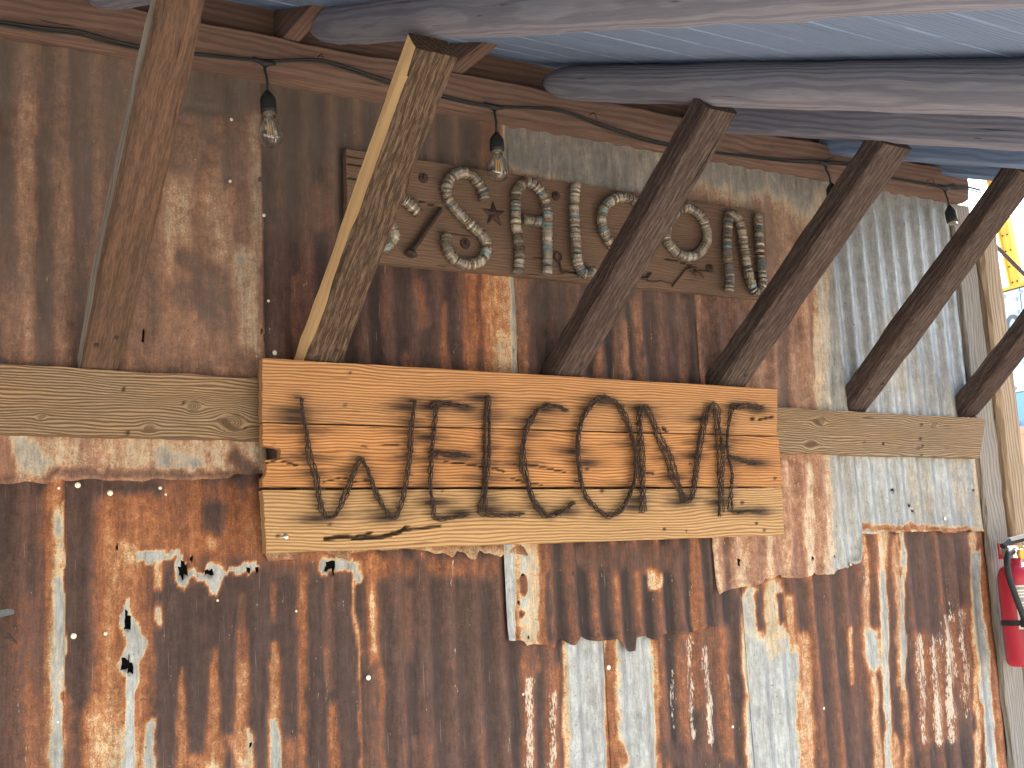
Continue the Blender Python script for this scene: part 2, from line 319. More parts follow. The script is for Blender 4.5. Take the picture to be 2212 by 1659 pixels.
PAINT = [
 # --- sheet L2 (big rusty sheet lower left)
 *[C(262, 1120, 262, 1700, 62, .50, .9)], C(230, 1560, 230, 1700, 60, .56, 1.),
 C(262, 1080, 540, 1100, 55, .40, 1.), C(300, 1150, 560, 1160, 55, .44, 1.), C(600, 1180, 760, 1200, 34, .46, 1.),
 C(165, 1060, 165, 1500, 30, .13, .8), C(150, 1520, 150, 1660, 12, .3), C(462, 1105, 465, 1130, 26, .12, 1.), C(200, 1050, 340, 1052, 14, .10, 1.),
 C(275, 1190, 277, 1200, 24, .62, 1.), C(455, 1165, 460, 1185, 10, .6, 1.), C(340, 1240, 345, 1270, 9, .6, 1.),
 C(330, 1330, 330, 1440, 14, .42, 1.), C(262, 1640, 262, 1700, 50, .62, 1.),
 # dark lower field
 C(362, 1270, 358, 1700, 26, .10, .6), C(420, 1290, 420, 1700, 30, .09, .6), C(490, 1275, 492, 1700, 32, .09, .6), C(560, 1270, 560, 1700, 30, .10, .6),
 C(625, 1265, 625, 1700, 28, .10, .6), C(688, 1265, 690, 1700, 26, .10, .6), C(745, 1270, 748, 1700, 24, .11, .6),
 # orange fingers on the crests
 C(392, 1450, 394, 1700, 8, .50, .8, 1., 22), C(460, 1400, 462, 1700, 6, .50, .8, 1., 27), C(523, 1370, 525, 1700, 12, .52, .8, 1., 24),
 C(524, 1290, 524, 1420, 9, .33, 1.), C(593, 1390, 596, 1700, 8, .54, .9, 1., 24), C(593, 1560, 598, 1700, 10, .86, .9, 1., 15), C(541, 1580, 543, 1700, 8, .74, 1., 1., 11),
 C(653, 1240, 655, 1700, 12, .45, 1.), C(719, 1530, 722, 1700, 12, .46, .9), C(592, 1270, 592, 1330, 8, .42, 1.), C(712, 1250, 712, 1480, 10, .32, 1.),
 C(500, 1600, 545, 1700, 14, .64, 1., .8), C(425, 1640, 430, 1720, 16, .62, 1., .8), C(250, 1600, 240, 1700, 30, .66, 1., .7), C(628, 1600, 632, 1700, 12, .58, 1., .7),
 C(325, 1560, 322, 1700, 9, .84, .9, 1., 17), C(460, 1660, 462, 1720, 18, .66, 1.),
 C(764, 1250, 776, 1480, 6, .62, 1.), C(778, 1480, 786, 1700, 5, .45, 1.),
 # bare zinc patches with cream rims
 *poly([(303, 1200, 11), (330, 1205, 15), (360, 1200, 9), (384, 1196, 8), (389, 1220, 14), (393, 1250, 17)], .90, .55),
 *poly([(393, 1240, 12), (420, 1240, 9), (448, 1234, 12), (460, 1238, 22), (460, 1272, 12)], .90, .55), *poly([(462, 1242, 12), (490, 1239, 5), (520, 1234, 11), (550, 1230, 8)], .90, .55),
 *poly([(705, 1222, 16), (725, 1222, 15), (750, 1215, 11), (775, 1225, 14), (778, 1260, 6)], .88, .55),
 *poly([(276, 1300, 7), (272, 1330, 14), (285, 1365, 20), (297, 1395, 22), (275, 1432, 20), (285, 1462, 10), (281, 1530, 8), (277, 1700, 11)], .90, .55),
 C(345, 1312, 347, 1345, 8, .72, .8),
 C(340, 1215, 342, 1265, 9, .64, 1.),
 # --- L1
 C(60, 1330, 50, 1700, 45, .30, 1.), C(75, 1480, 70, 1700, 26, .40, 1.), C(95, 1080, 80, 1500, 14, .26, 1.), C(119, 1040, 112, 1700, 19, .50, .8), C(122, 1100, 120, 1700, 13, .66, .9), C(128, 1260, 124, 1700, 9, .84, .9, 1., 17), C(138, 1080, 139, 1490, 3.5, .70, .6),  # thin cream stroke at the seam paints daylight coming through the gap
 C(127, 1120, 128, 1145, 8, .84, 1.), C(105, 1040, 103, 1300, 7, .45),
 # --- L3
 C(800, 1225, 1060, 1228, 24, .36, 1.), C(805, 1207, 806, 1420, 13, .47, 1.), C(806, 1270, 806, 1400, 5, .62, 1.), C(822, 1440, 834, 1700, 11, .42, 1.), C(880, 1280, 884, 1420, 14, .26, 1.),
 C(905, 1210, 930, 1600, 10, .20, 1.), FL(978, 1210, 978, 1265, 4, .8), FL(980, 1395, 981, 1425, 3, .9), FL(985, 1460, 992, 1600, 3, .6), FL(1100, 1560, 1100, 1700, 7, .55),
 FL(1145, 1475, 1142, 1700, 13), FL(1196, 1500, 1192, 1700, 13, .9), C(1143, 1430, 1141, 1700, 16, .42, 1.), C(1194, 1450, 1193, 1700, 16, .42, 1.), C(1150, 1400, 1155, 1440, 12, .36, 1.),
 C(1262, 1380, 1268, 1720, 46, .92, .35), C(1216, 1400, 1230, 1700, 6, .66, .8),
 C(840, 1330, 842, 1700, 12, .13), C(900, 1600, 905, 1700, 12, .22), C(868, 1470, 872, 1600, 9, .22),
 # --- L4
 C(1320, 1380, 1326, 1720, 11, .42, .8), C(1335, 1385, 1342, 1720, 6, .58, .7), C(1375, 1380, 1384, 1720, 38, .90, .35), C(1415, 1385, 1428, 1720, 8, .58, .7), C(1328, 1600, 1345, 1640, 16, .45, 1.),
 C(1400, 1400, 1410, 1700, 6, .84), C(1555, 1365, 1575, 1640, 20, .38, 1.), C(1500, 1380, 1505, 1500, 30, .34, 1.), C(1535, 1350, 1540, 1420, 14, .30, 1.),
 FL(1489, 1380, 1496, 1590, 11, .95), FL(1524, 1400, 1536, 1600, 13), FL(1450, 1450, 1456, 1570, 7, .8), C(1470, 1380, 1480, 1600, 14, .36, 1.), FL(1574, 1455, 1582, 1530, 6, .7),
 C(1590, 1290, 1596, 1700, 12, .10, .8), C(1445, 1620, 1600, 1680, 24, .18, 1.),
 # --- L5
 C(1620, 1290, 1636, 1720, 20, .80, .8), C(1640, 1400, 1660, 1720, 26, .90, .7), C(1690, 1400, 1705, 1720, 34, .90, .6), C(1670, 1270, 1672, 1400, 24, .72, .8), C(1640, 1290, 1642, 1350, 9, .14, .9), C(1684, 1285, 1686, 1345, 7, .12, .9),
 C(1706, 1290, 1710, 1400, 10, .64, 1.), C(1738, 1370, 1748, 1500, 13, .60, 1.), C(1740, 1500, 1748, 1720, 17, .62, .9),  C(1838, 1365, 1846, 1470, 8, .62, 1.), C(1850, 1260, 1860, 1700, 8, .24, 1.),
 C(1866, 1150, 1872, 1370, 8, .60, 1.), FL(1864, 1230, 1867, 1285, 6), C(1881, 1370, 1887, 1430, 20, .84, 1.), C(1887, 1450, 1900, 1720, 7, .62, 1., 1., 13),
 C(1904, 1150, 1908, 1250, 12, .70, 1.), C(1908, 1250, 1922, 1720, 9, .82, .8), C(1932, 1160, 1946, 1480, 7, .60, 1.), C(1946, 1150, 1954, 1500, 6, .80, .9), C(1934, 1600, 1944, 1720, 12, .58, 1.), C(1956, 1500, 1962, 1720, 7, .6, 1.),
 # --- L6
 FL(1985, 1380, 1996, 1600, 14), FL(2010, 1400, 2030, 1600, 15, .95), FL(2030, 1350, 2035, 1450, 14, .6), FL(2050, 1330, 2058, 1600, 13), FL(2045, 1240, 2050, 1330, 6, .5), FL(2075, 1320, 2092, 1550, 12, .9), FL(2015, 1380, 2020, 1430, 20, .7),
 C(1990, 1380, 2000, 1600, 18, .40, 1.), C(2020, 1400, 2032, 1590, 20, .42, 1.), C(2052, 1340, 2060, 1590, 16, .38, 1.), C(2080, 1320, 2090, 1530, 14, .36, 1.),
 C(2098, 1150, 2116, 1700, 8, .64, .8), C(2106, 1200, 2150, 1720, 12, .88, .7), C(2123, 1150, 2150, 1500, 10, .42, .9), C(2150, 1500, 2165, 1700, 10, .46, .9),
]
PAINT_M1 = [  # torn patch sheet below the sign
 C(1096, 1180, 1100, 1400, 17, .90, .5), C(1140, 1180, 1148, 1400, 27, .70, .5), C(1172, 1240, 1180, 1400, 7, .48, .8), C(1132, 1200, 1136, 1300, 10, .82),
 C(1183, 1240, 1186, 1380, 5, .12), C(1320, 1165, 1322, 1212, 6, .48), C(1390, 1165, 1392, 1240, 8, .30), C(1230, 1180, 1240, 1320, 10, .26), C(1496, 1160, 1502, 1360, 8, .42),
 C(1411, 1222, 1413, 1262, 15, .70, .35), C(1411, 1230, 1413, 1256, 8, .66, .5), C(1128, 1252, 1131, 1275, 9, .26, .6), C(1165, 1375, 1172, 1385, 8, .5), C(1130, 1320, 1131, 1326, 4, .1), C(1270, 1200, 1450, 1205, 30, .22),
]
PAINT_A = [
 C(-40, 100, -40, 800, 50, .26), C(55, 120, 62, 760, 20, .52, 1.), C(95, 300, 100, 760, 20, .22, 1.), C(135, 360, 140, 740, 22, .50, 1.), C(20, 640, 30, 790, 26, .36), C(10, 100, 14, 500, 14, .2),
 C(170, 100, 180, 500, 22, .24), C(300, 300, 360, 790, 60, .40, 1.), C(380, 420, 390, 560, 40, .60, 1.), C(470, 400, 480, 620, 40, .56, 1.), C(430, 640, 560, 660, 26, .28, 1.), C(400, 560, 470, 600, 26, .3, 1.),
 C(530, 560, 545, 800, 30, .66, 1.), C(550, 250, 556, 560, 14, .62, 1.), C(340, 180, 500, 200, 60, .22), C(380, 700, 520, 790, 40, .46, 1.), C(480, 300, 500, 380, 22, .34),
 # strip under the ledger
 C(-40, 990, 580, 985, 60, .64, 1.), C(40, 960, 80, 1000, 26, .76, 1.), C(200, 960, 210, 1000, 26, .56), C(350, 985, 420, 1010, 24, .76, 1.), C(110, 1020, 560, 1030, 9, .34, 1.), C(505, 985, 540, 1020, 16, .28, 1.), C(10, 960, 15, 1030, 18, .42),
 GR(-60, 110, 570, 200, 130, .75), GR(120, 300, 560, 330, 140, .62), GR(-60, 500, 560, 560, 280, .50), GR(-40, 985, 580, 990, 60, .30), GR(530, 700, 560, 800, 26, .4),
]
PAINT_B = [
 C(600, 460, 600, 770, 12, .14), C(640, 600, 645, 770, 12, .28), C(700, 640, 705, 770, 12, .30, 1.), C(690, 420, 695, 480, 20, .30), C(740, 600, 730, 770, 10, .22),
 C(905, 610, 912, 700, 13, .36, 1.), C(835, 600, 830, 720, 10, .26), C(958, 660, 964, 810, 9, .40), C(1018, 580, 1022, 830, 15, .47, .9), C(1005, 600, 1006, 800, 6, .4), C(1073, 580, 1076, 840, 34, .56, .6), C(1085, 740, 1090, 840, 20, .62, 1.), C(1108, 580, 1112, 850, 7, .78, .6),
 C(880, 780, 890, 820, 18, .3), C(1045, 260, 1046, 420, 10, .42), C(1070, 270, 1075, 420, 18, .36), C(1095, 280, 1098, 420, 12, .8),
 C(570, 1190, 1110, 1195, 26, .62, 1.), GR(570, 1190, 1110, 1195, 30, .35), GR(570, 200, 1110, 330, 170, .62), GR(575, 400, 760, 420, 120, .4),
]
PAINT_C = [
 C(1130, 280, 1480, 380, 110, .82, .7), C(1125, 590, 1132, 840, 16, .42), C(1160, 600, 1165, 840, 14, .20), C(1205, 600, 1210, 800, 14, .2), C(1228, 590, 1232, 700, 6, .34), C(1292, 700, 1290, 820, 10, .42), C(1330, 660, 1330, 820, 9, .3),
 C(1376, 650, 1384, 820, 11, .40, 1.), C(1430, 640, 1440, 830, 14, .30, 1.), C(1475, 650, 1480, 830, 10, .34), C(1350, 700, 1352, 830, 6, .45), C(1400, 640, 1400, 760, 9, .12), 
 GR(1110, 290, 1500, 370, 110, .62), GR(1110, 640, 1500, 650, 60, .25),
]
PAINT_D = [
 C(1700, 380, 1700, 900, 230, .34, .4), C(1700, 960, 1700, 1300, 230, .50, .4), C(1520, 300, 1720, 380, 110, .82, .8), C(1660, 480, 1700, 640, 60, .52, 1.), C(1490, 640, 1500, 840, 26, .46), C(1545, 640, 1560, 840, 16, .34), C(1660, 480, 1665, 870, 12, .40), C(1690, 640, 1695, 880, 14, .30), C(1740, 500, 1742, 880, 10, .52), C(1766, 420, 1775, 880, 14, .70),
 C(1850, 360, 1850, 1300, 66, .86, .5), C(1545, 1150, 1550, 1300, 10, .62), C(1570, 1150, 1574, 1280, 8, .30), C(1600, 1150, 1606, 1270, 14, .60), C(1635, 1150, 1640, 1260, 10, .44), C(1660, 1150, 1664, 1260, 8, .66), C(1690, 1000, 1696, 1260, 14, .56), C(1720, 1000, 1728, 1260, 10, .42),
 C(1745, 1000, 1752, 1270, 8, .68), C(1770, 1000, 1774, 1270, 10, .50), C(1790, 980, 1796, 1270, 6, .70), C(1730, 1080, 1790, 1200, 20, .62, .8, .4),
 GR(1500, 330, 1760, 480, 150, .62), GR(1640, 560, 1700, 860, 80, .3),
]
PAINT_E = [C(2000, 420, 2000, 1160, 260, .90, .3), C(1860, 1140, 2115, 1148, 10, .50, 1.), C(2112, 500, 2112, 1140, 12, .7, 1.), C(2060, 900, 2080, 1100, 20, .78, 1.), C(1930, 700, 1940, 840, 20, .8), C(1980, 1020, 2000, 1100, 30, .80), GR(1860, 420, 2120, 600, 80, .2), GR(1850, 1100, 2120, 1110, 40, .25)]
HOLES = [(395, 1232, 9, 19), (399, 1240, 11, 8), (453, 1237, 9, 9), (537, 1236, 5, 4), (555, 1232, 3, 3), (706, 1224, 8, 9), (718, 1222, 7, 14), (272, 1323, 3, 3), (276, 1335, 4, 4), (273, 1353, 9, 9), (280, 1346, 5, 6), (270, 1432, 10, 13), (280, 1445, 8, 12), (278, 1422, 6, 8),
         (413, 1210, 4, 3), (316, 1172, 3, 5), (253, 1180, 2.5, 2.5), (193, 1612, 2.5, 2.5), (541, 1611, 3, 3), (309, 724, 3, 12)]
HOLES_M = [(1120, 1302, 4, 4), (1128, 1240, 4, 4), (1142, 1382, 3, 3), (1125, 1398, 3, 3), (1236, 1238, 3, 3), (1193, 1376, 3, 3), (1291, 1370, 3, 3)]
HOLES_D = [(1596, 1211, 4, 10), (1803, 1202, 3, 3.5), (1755, 1205, 2.5, 2.5), (1836, 1219, 3, 3)]
HOLES_E = [(1927, 1057, 3, 3), (1963, 1090, 2.5, 2.5), (2101, 1062, 3, 3), (1956, 1135, 2, 2), (1972, 1102, 2, 2)]

def paint(DX, DY, base, strokes, seed):
    ch = {'wear_shade': np.array(base, float), 'flake': np.zeros_like(DX), 'grime': np.zeros_like(DX)}
    wx = DX + 9 * fbm(DX / 22, DY / 60, seed) * 2; wy = DY + 26 * fbm(DX / 18, DY / 40, seed + 9)
    for (kind, x0, y0, x1, y1, r0, r1, val, soft, amt) in strokes:
        dx, dy = x1 - x0, y1 - y0; L2 = dx * dx + dy * dy + 1e-6
        t = np.clip(((wx - x0) * dx + (wy - y0) * dy) / L2, 0, 1)
        r = r0 + (r1 - r0) * t
        d = np.hypot(wx - x0 - t * dx, (wy - y0 - t * dy)) / r
        m = 1 - sstep(1 - soft * .6, 1 + soft * .5, d)
        if kind == 'wear_shade': ch['wear_shade'] = ch['wear_shade'] * (1 - m * amt) + val * m * amt
        else: ch[kind] = np.maximum(ch[kind], m * val)
    return ch

def sheet(xa, xb, ztop, zbot_pts, yoff, base, strokes, seed, amp=.0125, dent=.0, holes=(), crest_rust_shade=.0, jag=.004, flare=.006, label=None, skew=0., fade=0.):
    """one corrugated sheet between world x = xa..xb; zbot_pts None = down to the ground"""
    xs = np.arange(xa, xb + 1e-6, PITCH / 12); xs[-1] = xb
    if zbot_pts is None: zb = np.full_like(xs, -.74)
    else:
        q = sorted([(PY(a, b_, yoff)[0], PY(a, b_, yoff)[2]) for a, b_ in zbot_pts]); zb = np.interp(xs, [a for a, _ in q], [b_ for _, b_ in q])
        zb = zb + jag * 2 * fbm(xs * 45, xs * 0 + seed, seed, 3)
    n = max(8, int((ztop - zb.min()) / .0095))
    v = np.linspace(0, 1, n)
    X = np.repeat(xs[None], n, 0); Z = zb[None] + (ztop - zb[None]) * v[:, None]
    if zbot_pts is None:
        low = np.linspace(-1.6, -.78, 8); X = np.vstack([np.repeat(xs[None], 8, 0), X]); Z = np.vstack([np.repeat(low[:, None], len(xs), 1), Z]); n += 8
    X = X + skew * (Z - .4)
    pr = prof(X)
    dz = fbm(X * 9 + seed, Z * 5, seed, 3); A = amp * (1 - np.clip(dent * 60, 0, .7) * sstep(-.05, .2, dz))
    Y = yoff - A * pr - dent * 3 * fbm(X * 13, Z * 7 + seed, seed + 3, 4) - .0012 * fbm(X * 30, Z * 30, seed + 4, 2)
    if dent: # creases
        cr = np.abs(fbm(X * 8 + 3, Z * 6 + seed, seed + 20, 3)); Y = Y + dent * 1.2 * (1 - sstep(0, .035, cr))
    if zbot_pts is not None:
        e = np.exp(-(Z - zb[None]) / .02); Y = Y - e * (flare + .02 * fbm(xs[None] * 30, xs[None] * 0 + seed, seed + 5, 2))
    P3 = np.stack([X, Y, Z], -1); DX, DY = proj(P3)
    cm = fbm(X * 14, Z * 1.3, seed + 6, 2) * 2
    b0 = base + 1.8 * crest_rust_shade * (pr - .45) * (1 + cm) + .10 * fbm(X * 8, Z * 3, seed + 7, 4) * 2  # rust on the ribs plus painted rib shade: paler ridges, darker valleys
    ch = paint(DX, DY, b0, strokes, seed)
    nx = len(xs); idx = np.arange(n * nx).reshape(n, nx)
    keep = np.ones((n - 1, nx - 1), bool)
    cx = (DX[:-1, :-1] + DX[1:, 1:]) / 2; cy = (DY[:-1, :-1] + DY[1:, 1:]) / 2
    rn = np.random.RandomState(seed + 30).rand(n - 1, nx - 1)
    for (hx, hy, ra, rb) in holes:
        d = ((cx - hx) / max(ra, 3)) ** 2 + ((cy - hy) / max(rb, 4)) ** 2; keep &= ~(d < .55 + .6 * rn)
    near = np.zeros((n, nx))
    for (hx, hy, ra, rb) in holes: near = np.maximum(near, 1. * (((DX - hx) / (ra + 9)) ** 2 + ((DY - hy) / (rb + 9)) ** 2 < 1))
    jr = np.random.RandomState(seed + 31); P3[..., 0] += near * jr.uniform(-.0022, .0022, (n, nx)); P3[..., 2] += near * jr.uniform(-.0038, .0038, (n, nx))
    F = np.stack([idx[:-1, :-1], idx[:-1, 1:], idx[1:, 1:], idx[1:, :-1]], -1)[keep]
    o = mk('iron_sheet', P3.reshape(-1, 3) - np.array(wall.location), F.tolist(), M_rust, wall, {**{k: a.ravel() for k, a in ch.items()}, 'fade': np.full(n * nx, fade)}, True)
    s = o.modifiers.new('gauge', 'SOLIDIFY'); s.thickness = .0012; s.offset = 0
    if label: o['label'] = label
    return o

wx = lambda X, Y: PY(X, Y)[0]
xL1, xL2, xL3, xL4, xL5, xL6 = wx(136, 1300), wx(787, 1400), wx(1311, 1500), wx(1610, 1450), wx(1962, 1450), wx(2140, 1400)
# lower course (stands on the ground, top edges hidden under the upper course)
sheet(-1.7, xL1 + .002, .30, None, -.004, .12, PAINT, 11, crest_rust_shade=.05, label='dark sheet with an orange lap edge and daylight painted cream at the seam')
sheet(xL1, xL2, .30, None, -.0015, .16, PAINT, 12, crest_rust_shade=.08, amp=.0115, holes=HOLES, label='orange rusted sheet with holes and bare zinc patches')
sheet(xL2 - .01, xL3, .30, None, .0005, .17, PAINT, 13, crest_rust_shade=.16, label='dark brown sheet ending in a bare zinc strip')
sheet(xL3 - .002, xL4 + .01, .30, None, -.0012, .17, PAINT, 14, crest_rust_shade=.15, label='brown sheet with zinc strip and white flaking')
sheet(xL4, xL5, .30, None, -.0035, .22, PAINT, 15, crest_rust_shade=.13, label='sheet with broad grey zinc edge and speckled cream stripes')
sheet(xL5 - .002, xL6 + .03, .30, None, -.0015, .16, PAINT, 16, crest_rust_shade=.14, skew=0, label='dark sheet with rows of white flaking scale')
# patch sheet under the sign
botM = [(1050, 765), (1090, 775), (1150, 765), (1165, 790), (1200, 790), (1290, 800), (1335, 825), (1370, 765), (1400, 760), (1440, 795), (1460, 800), (1500, 745), (1560, 770), (1640, 770), (1720, 760), (1760, 810), (1800, 840), (1835, 830), (1836, 750), (1900, 740), (1940, 765), (1975, 765), (2000, 730), (2100, 735), (2170, 720), (2270, 690)]
botM = [(a * .36 + 708, b_ * .36 + 1106) for a, b_ in botM]
sheet(wx(1085, 1300), wx(1534, 1300), .22, botM, -.011, .15, PAINT_M1, 21, crest_rust_shade=.17, jag=.003, holes=HOLES_M, label='brown patch sheet with cream left edge and torn bottom')
# upper course
botA = [(-300, 1040), (0, 1046), (60, 1042), (100, 1044), (128, 1036), (140, 1040), (180, 1036), (270, 1040), (300, 1042), (330, 1036), (400, 1038), (460, 1036), (490, 1032), (505, 1024), (530, 1028), (570, 1022)]
botB = [(565, 1190), (578, 1212), (600, 1208), (640, 1210), (652, 1186), (690, 1188), (735, 1206), (745, 1212), (756, 1192), (800, 1186), (870, 1186), (930, 1192), (950, 1196), (972, 1206), (980, 1190), (1000, 1194), (1008, 1210), (1020, 1212), (1026, 1192), (1050, 1196), (1075, 1204), (1090, 1190), (1130, 1206), (1150, 1180)]
zT = 1.262
xA, xB, xC, xD, xE = wx(568, 700), wx(1112, 700), wx(1500, 750), wx(1851, 1180), wx(2116, 1000)
sheet(xA - .01, xB, zT, botB, -.0075, .13, PAINT_B, 32, crest_rust_shade=.10, dent=.0012, jag=.006, label='dark maroon upper sheet behind the saloon sign')
sheet(-1.7, xA, zT, botA, -.0105, .34, PAINT_A, 31, amp=.010, crest_rust_shade=.06, dent=.0030, holes=HOLES, jag=.003, fade=.18, label='battered tan and brown upper sheet left of the signs')
sheet(xB - .004, xC, zT, [(1100, 1160), (1500, 1150)], -.009, .17, PAINT_C, 33, crest_rust_shade=.13, dent=.0022, fade=.15, label='upper sheet grey at the top and rusty below the saloon sign')
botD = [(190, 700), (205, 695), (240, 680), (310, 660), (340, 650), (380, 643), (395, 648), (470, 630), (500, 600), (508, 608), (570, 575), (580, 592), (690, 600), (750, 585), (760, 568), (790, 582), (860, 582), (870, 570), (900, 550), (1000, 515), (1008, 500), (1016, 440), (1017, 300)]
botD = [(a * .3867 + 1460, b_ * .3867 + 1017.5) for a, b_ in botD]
sheet(xC - .004, xD + .004, zT, botD, -.0115, .50, PAINT_D, 34, crest_rust_shade=.06, dent=.0022, holes=HOLES_D, jag=.003, fade=.22, label='streaked cream and rust sheet with slanting torn bottom')
botE = [(1845, 1152), (1880, 1154), (1900, 1150), (1950, 1150), (2000, 1148), (2050, 1152), (2070, 1148), (2090, 1146), (2130, 1150)]
sheet(xD - .02, xE, zT, botE, -.0085, .88, PAINT_E, 35, crest_rust_shade=.03, dent=.0008, holes=HOLES_E, jag=.003, label='grey galvanised sheet at the right end of the wall')
# tar paper core behind the iron, extended unseen at left to block light
wl = np.array(wall.location)
V, F = box(-4.5, 3.30, .02, .14, -1.6, 1.5); mk('wall_core', np.array(V) - wl, F, M_tar, wall)
# pale discs for nails and for daylight seen through holes: shared mesh
nv, nf = lathe([(.0001, -.0016), (.6, -.0014), (1., 0), (.9, .0006)], 10)
nme = None
def nail_light_disc(X, Y, r, y=-.016, mat=None):
    global nme
    p = PY(X, Y, y)
    if nme is None:
        o = mk('nail_light_disc', [(a, c, b_) for a, b_, c in nv], [f[::-1] for f in nf], M_nail_light, wall, smooth=False); nme = o.data
    else:
        o = bpy.data.objects.new('nail_light_disc', nme); COL.objects.link(o); o.parent = wall
    o.scale = (r, 1, r); o.location = p - wl
for X, Y, r in [(168, 1048, .006), (127, 1055, .004), (238, 1065, .006), (346, 1054, .004), (358, 1068, .003), (159, 1374, .006), (228, 1369, .004), (570, 465, .0045), (594, 762, .006), (552, 770, .004), (490, 745, .003),
                (1699, 1123, .006), (2042, 1120, .006), (1178, 1183, .006), (1315, 1442, .006), (796, 1464, .006), (1790, 1125, .004), (1838, 1219, .005), (2110, 1135, .004), (125, 1560, .003), (497, 391, .004),
                (1780, 1530, .004), (580, 650, .0035), (420, 345, .003), (500, 258, .004), (268, 160, .004), (135, 158, .003), (1583, 1570, .004), (1920, 1560, .003), (1130, 1500, .003), (470, 1297, .003), (640, 1320, .003)]:
    nail_light_disc(X, Y, r)

# ------------------------------------------------------------ timbers
def bar(name, p0, p1, poly2, mat, seed, n=40, jit=.002, parent=None, side=None, smooth=False, loc=None, knots=(), taper=None, bow=0.):
    """prism along p0->p1; poly2 = list of (a, b) offsets along (a = world X, b = up-normal) or (b, world Z)"""
    p0 = np.array(p0, float); p1 = np.array(p1, float); d = p1 - p0; L = np.linalg.norm(d); d /= L
    A, B = side
    V = []; G = []; K = []; m = len(poly2); rs = np.random.RandomState(seed)
    # cumulative perimeter with duplicated verts for hard grain seams
    for i in range(n + 1):
        t = i / n; c = p0 + d * L * t + B * bow * math.sin(math.pi * t)
        k = 1 if taper is None else np.interp(t, taper[0], taper[1])
        per = 0
        for j, (a, b_) in enumerate(poly2):
            ja = jit * 2 * fbm(np.array(t * L * 9 + j * 31), np.array(seed * 1.), seed + j, 3); jb = jit * 2 * fbm(np.array(t * L * 9 + j * 13), np.array(seed * 2.), seed + j + 50, 3)
            q = c + A * (a * k + ja) + B * (b_ * k + jb); V.append(q)
            G.append((t * L + seed * .37, a + b_ * .7 + (seed % 7) * .13, b_ - a * .5))
    F = []
    for i in range(n):
        for j in range(m): F.append((i * m + j, i * m + (j + 1) % m, (i + 1) * m + (j + 1) % m, (i + 1) * m + j))
    F.append(tuple(range(m))[::-1]); F.append(tuple(n * m + j for j in range(m)))
    loc = np.array(loc if loc is not None else p0)
    return V, F, G, loc
def rect(w_, h, k=1, c=.12):
    # rectangle with chamfered corners, subdivided sides; origin at centre
    c = c * min(w_, h); x, y = w_ / 2, h / 2
    P = [(-x + c, -y), (0, -y), (x - c, -y), (x, -y + c), (x, 0), (x, y - c), (x - c, y), (0, y), (-x + c, y), (-x, y - c), (-x, 0), (-x, -y + c)]
    return P
def circ(r, n=16): return [(r * math.cos(2 * math.pi * k / n), r * math.sin(2 * math.pi * k / n)) for k in range(n)]
def outward(F, V):
    V = np.array(V); c = V.mean(0); return F
def add_bar(name, *a, mat2=None, mat2_sel=None, smooth=False, label=None, cat=None, group=None, parent=None, **k):
    mat = a[3]
    V, F, G, loc = bar(name, *a, **k)
    pl = np.array(parent.location) if parent else loc
    mi = None; mats = [mat]
    if mat2: mats = [mat, mat2]; mi = [1 if mat2_sel(f, V) else 0 for f in F]
    o = mk(name, np.array(V) - pl, F, mat, parent, {'g': G}, smooth, mats=mats, midx=mi)
    if not parent: o.location = pl
    # consistent outward normals
    import bmesh
    bm = bmesh.new(); bm.from_mesh(o.data); bmesh.ops.recalc_face_normals(bm, faces=bm.faces); bm.to_mesh(o.data); bm.free()
    tag(o, label, cat, group)
    return o

XA = np.array([1., 0, 0]); ZA = np.array([0, 0, 1.])
# header beam along the top of the wall
HB = add_bar('header_beam', (-4.5, -.038, 1.232), (3.325, -.038, 1.232), [(-.032 + .003, -.048), (-.032, .0), (-.031, .045), (.0, .048), (.034, .045), (.034, -.046), (0, -.048)], M_header, 3, n=260, jit=.006,
             side=(np.array([0, 1., 0]), ZA), label='long red brown header beam above the corrugated wall carrying the light string', cat='beam')
add_bar('frieze_board', (-4.5, .016, 1.42), (3.26, .016, 1.42), rect(.02, .26), M_header, 8, n=40, jit=.001, side=(np.array([0, 1., 0]), ZA), label='brown board between header beam and roof boards', cat='board')

# braces
K = .778; dB = np.array([0, -1, K]); dB /= np.linalg.norm(dB); nB = np.array([0, K, 1.]); nB /= np.linalg.norm(nB)
BR = [(.507, .599, .502, .576, M_brace1, .052, 'leftmost brace, smooth brown timber with a pale split left edge'),
      (.987, 1.077, .980, 1.060, M_bark, .062, 'rough grey brown brace with a fresh pale pine side, left of the saloon letters'),
      (1.640, 1.730, 1.672, 1.752, M_dark, .062, 'dark brown brace crossing the saloon sign between its two letters O'),
      (2.175, 2.265, 2.208, 2.301, M_dark, .068, 'dark brown brace just right of the saloon sign'),
      (2.706, 2.795, 2.700, 2.780, M_dark, .066, 'dark brace over the grey sheet, second from the right'),
      (3.206, 3.289, 3.201, 3.285, M_dark, .064, 'rightmost dark brace beside the corner post')]
YB, ZB = -.030, .474
def PB(X, Y):
    r = ray(X, Y); t = (ZB + K * (YB + CAMD)) / (r[2] + K * r[1]); return (r * t)[0]
BE = [((170, 795), (262, 800), (345, 0), (436, 0)), ((662, 775), (745, 778), (912, 82), (1000, 88)), ((1196, 805), (1266, 810), (1540, 218), (1600, 235)), ((1556, 828), (1614, 833), (1920, 300), (1980, 310)), ((1832, 885), (1878, 887), (2150, 450), (2195, 455)), ((2080, 893), (2115, 897), (2212, 725), (2246, 728))]
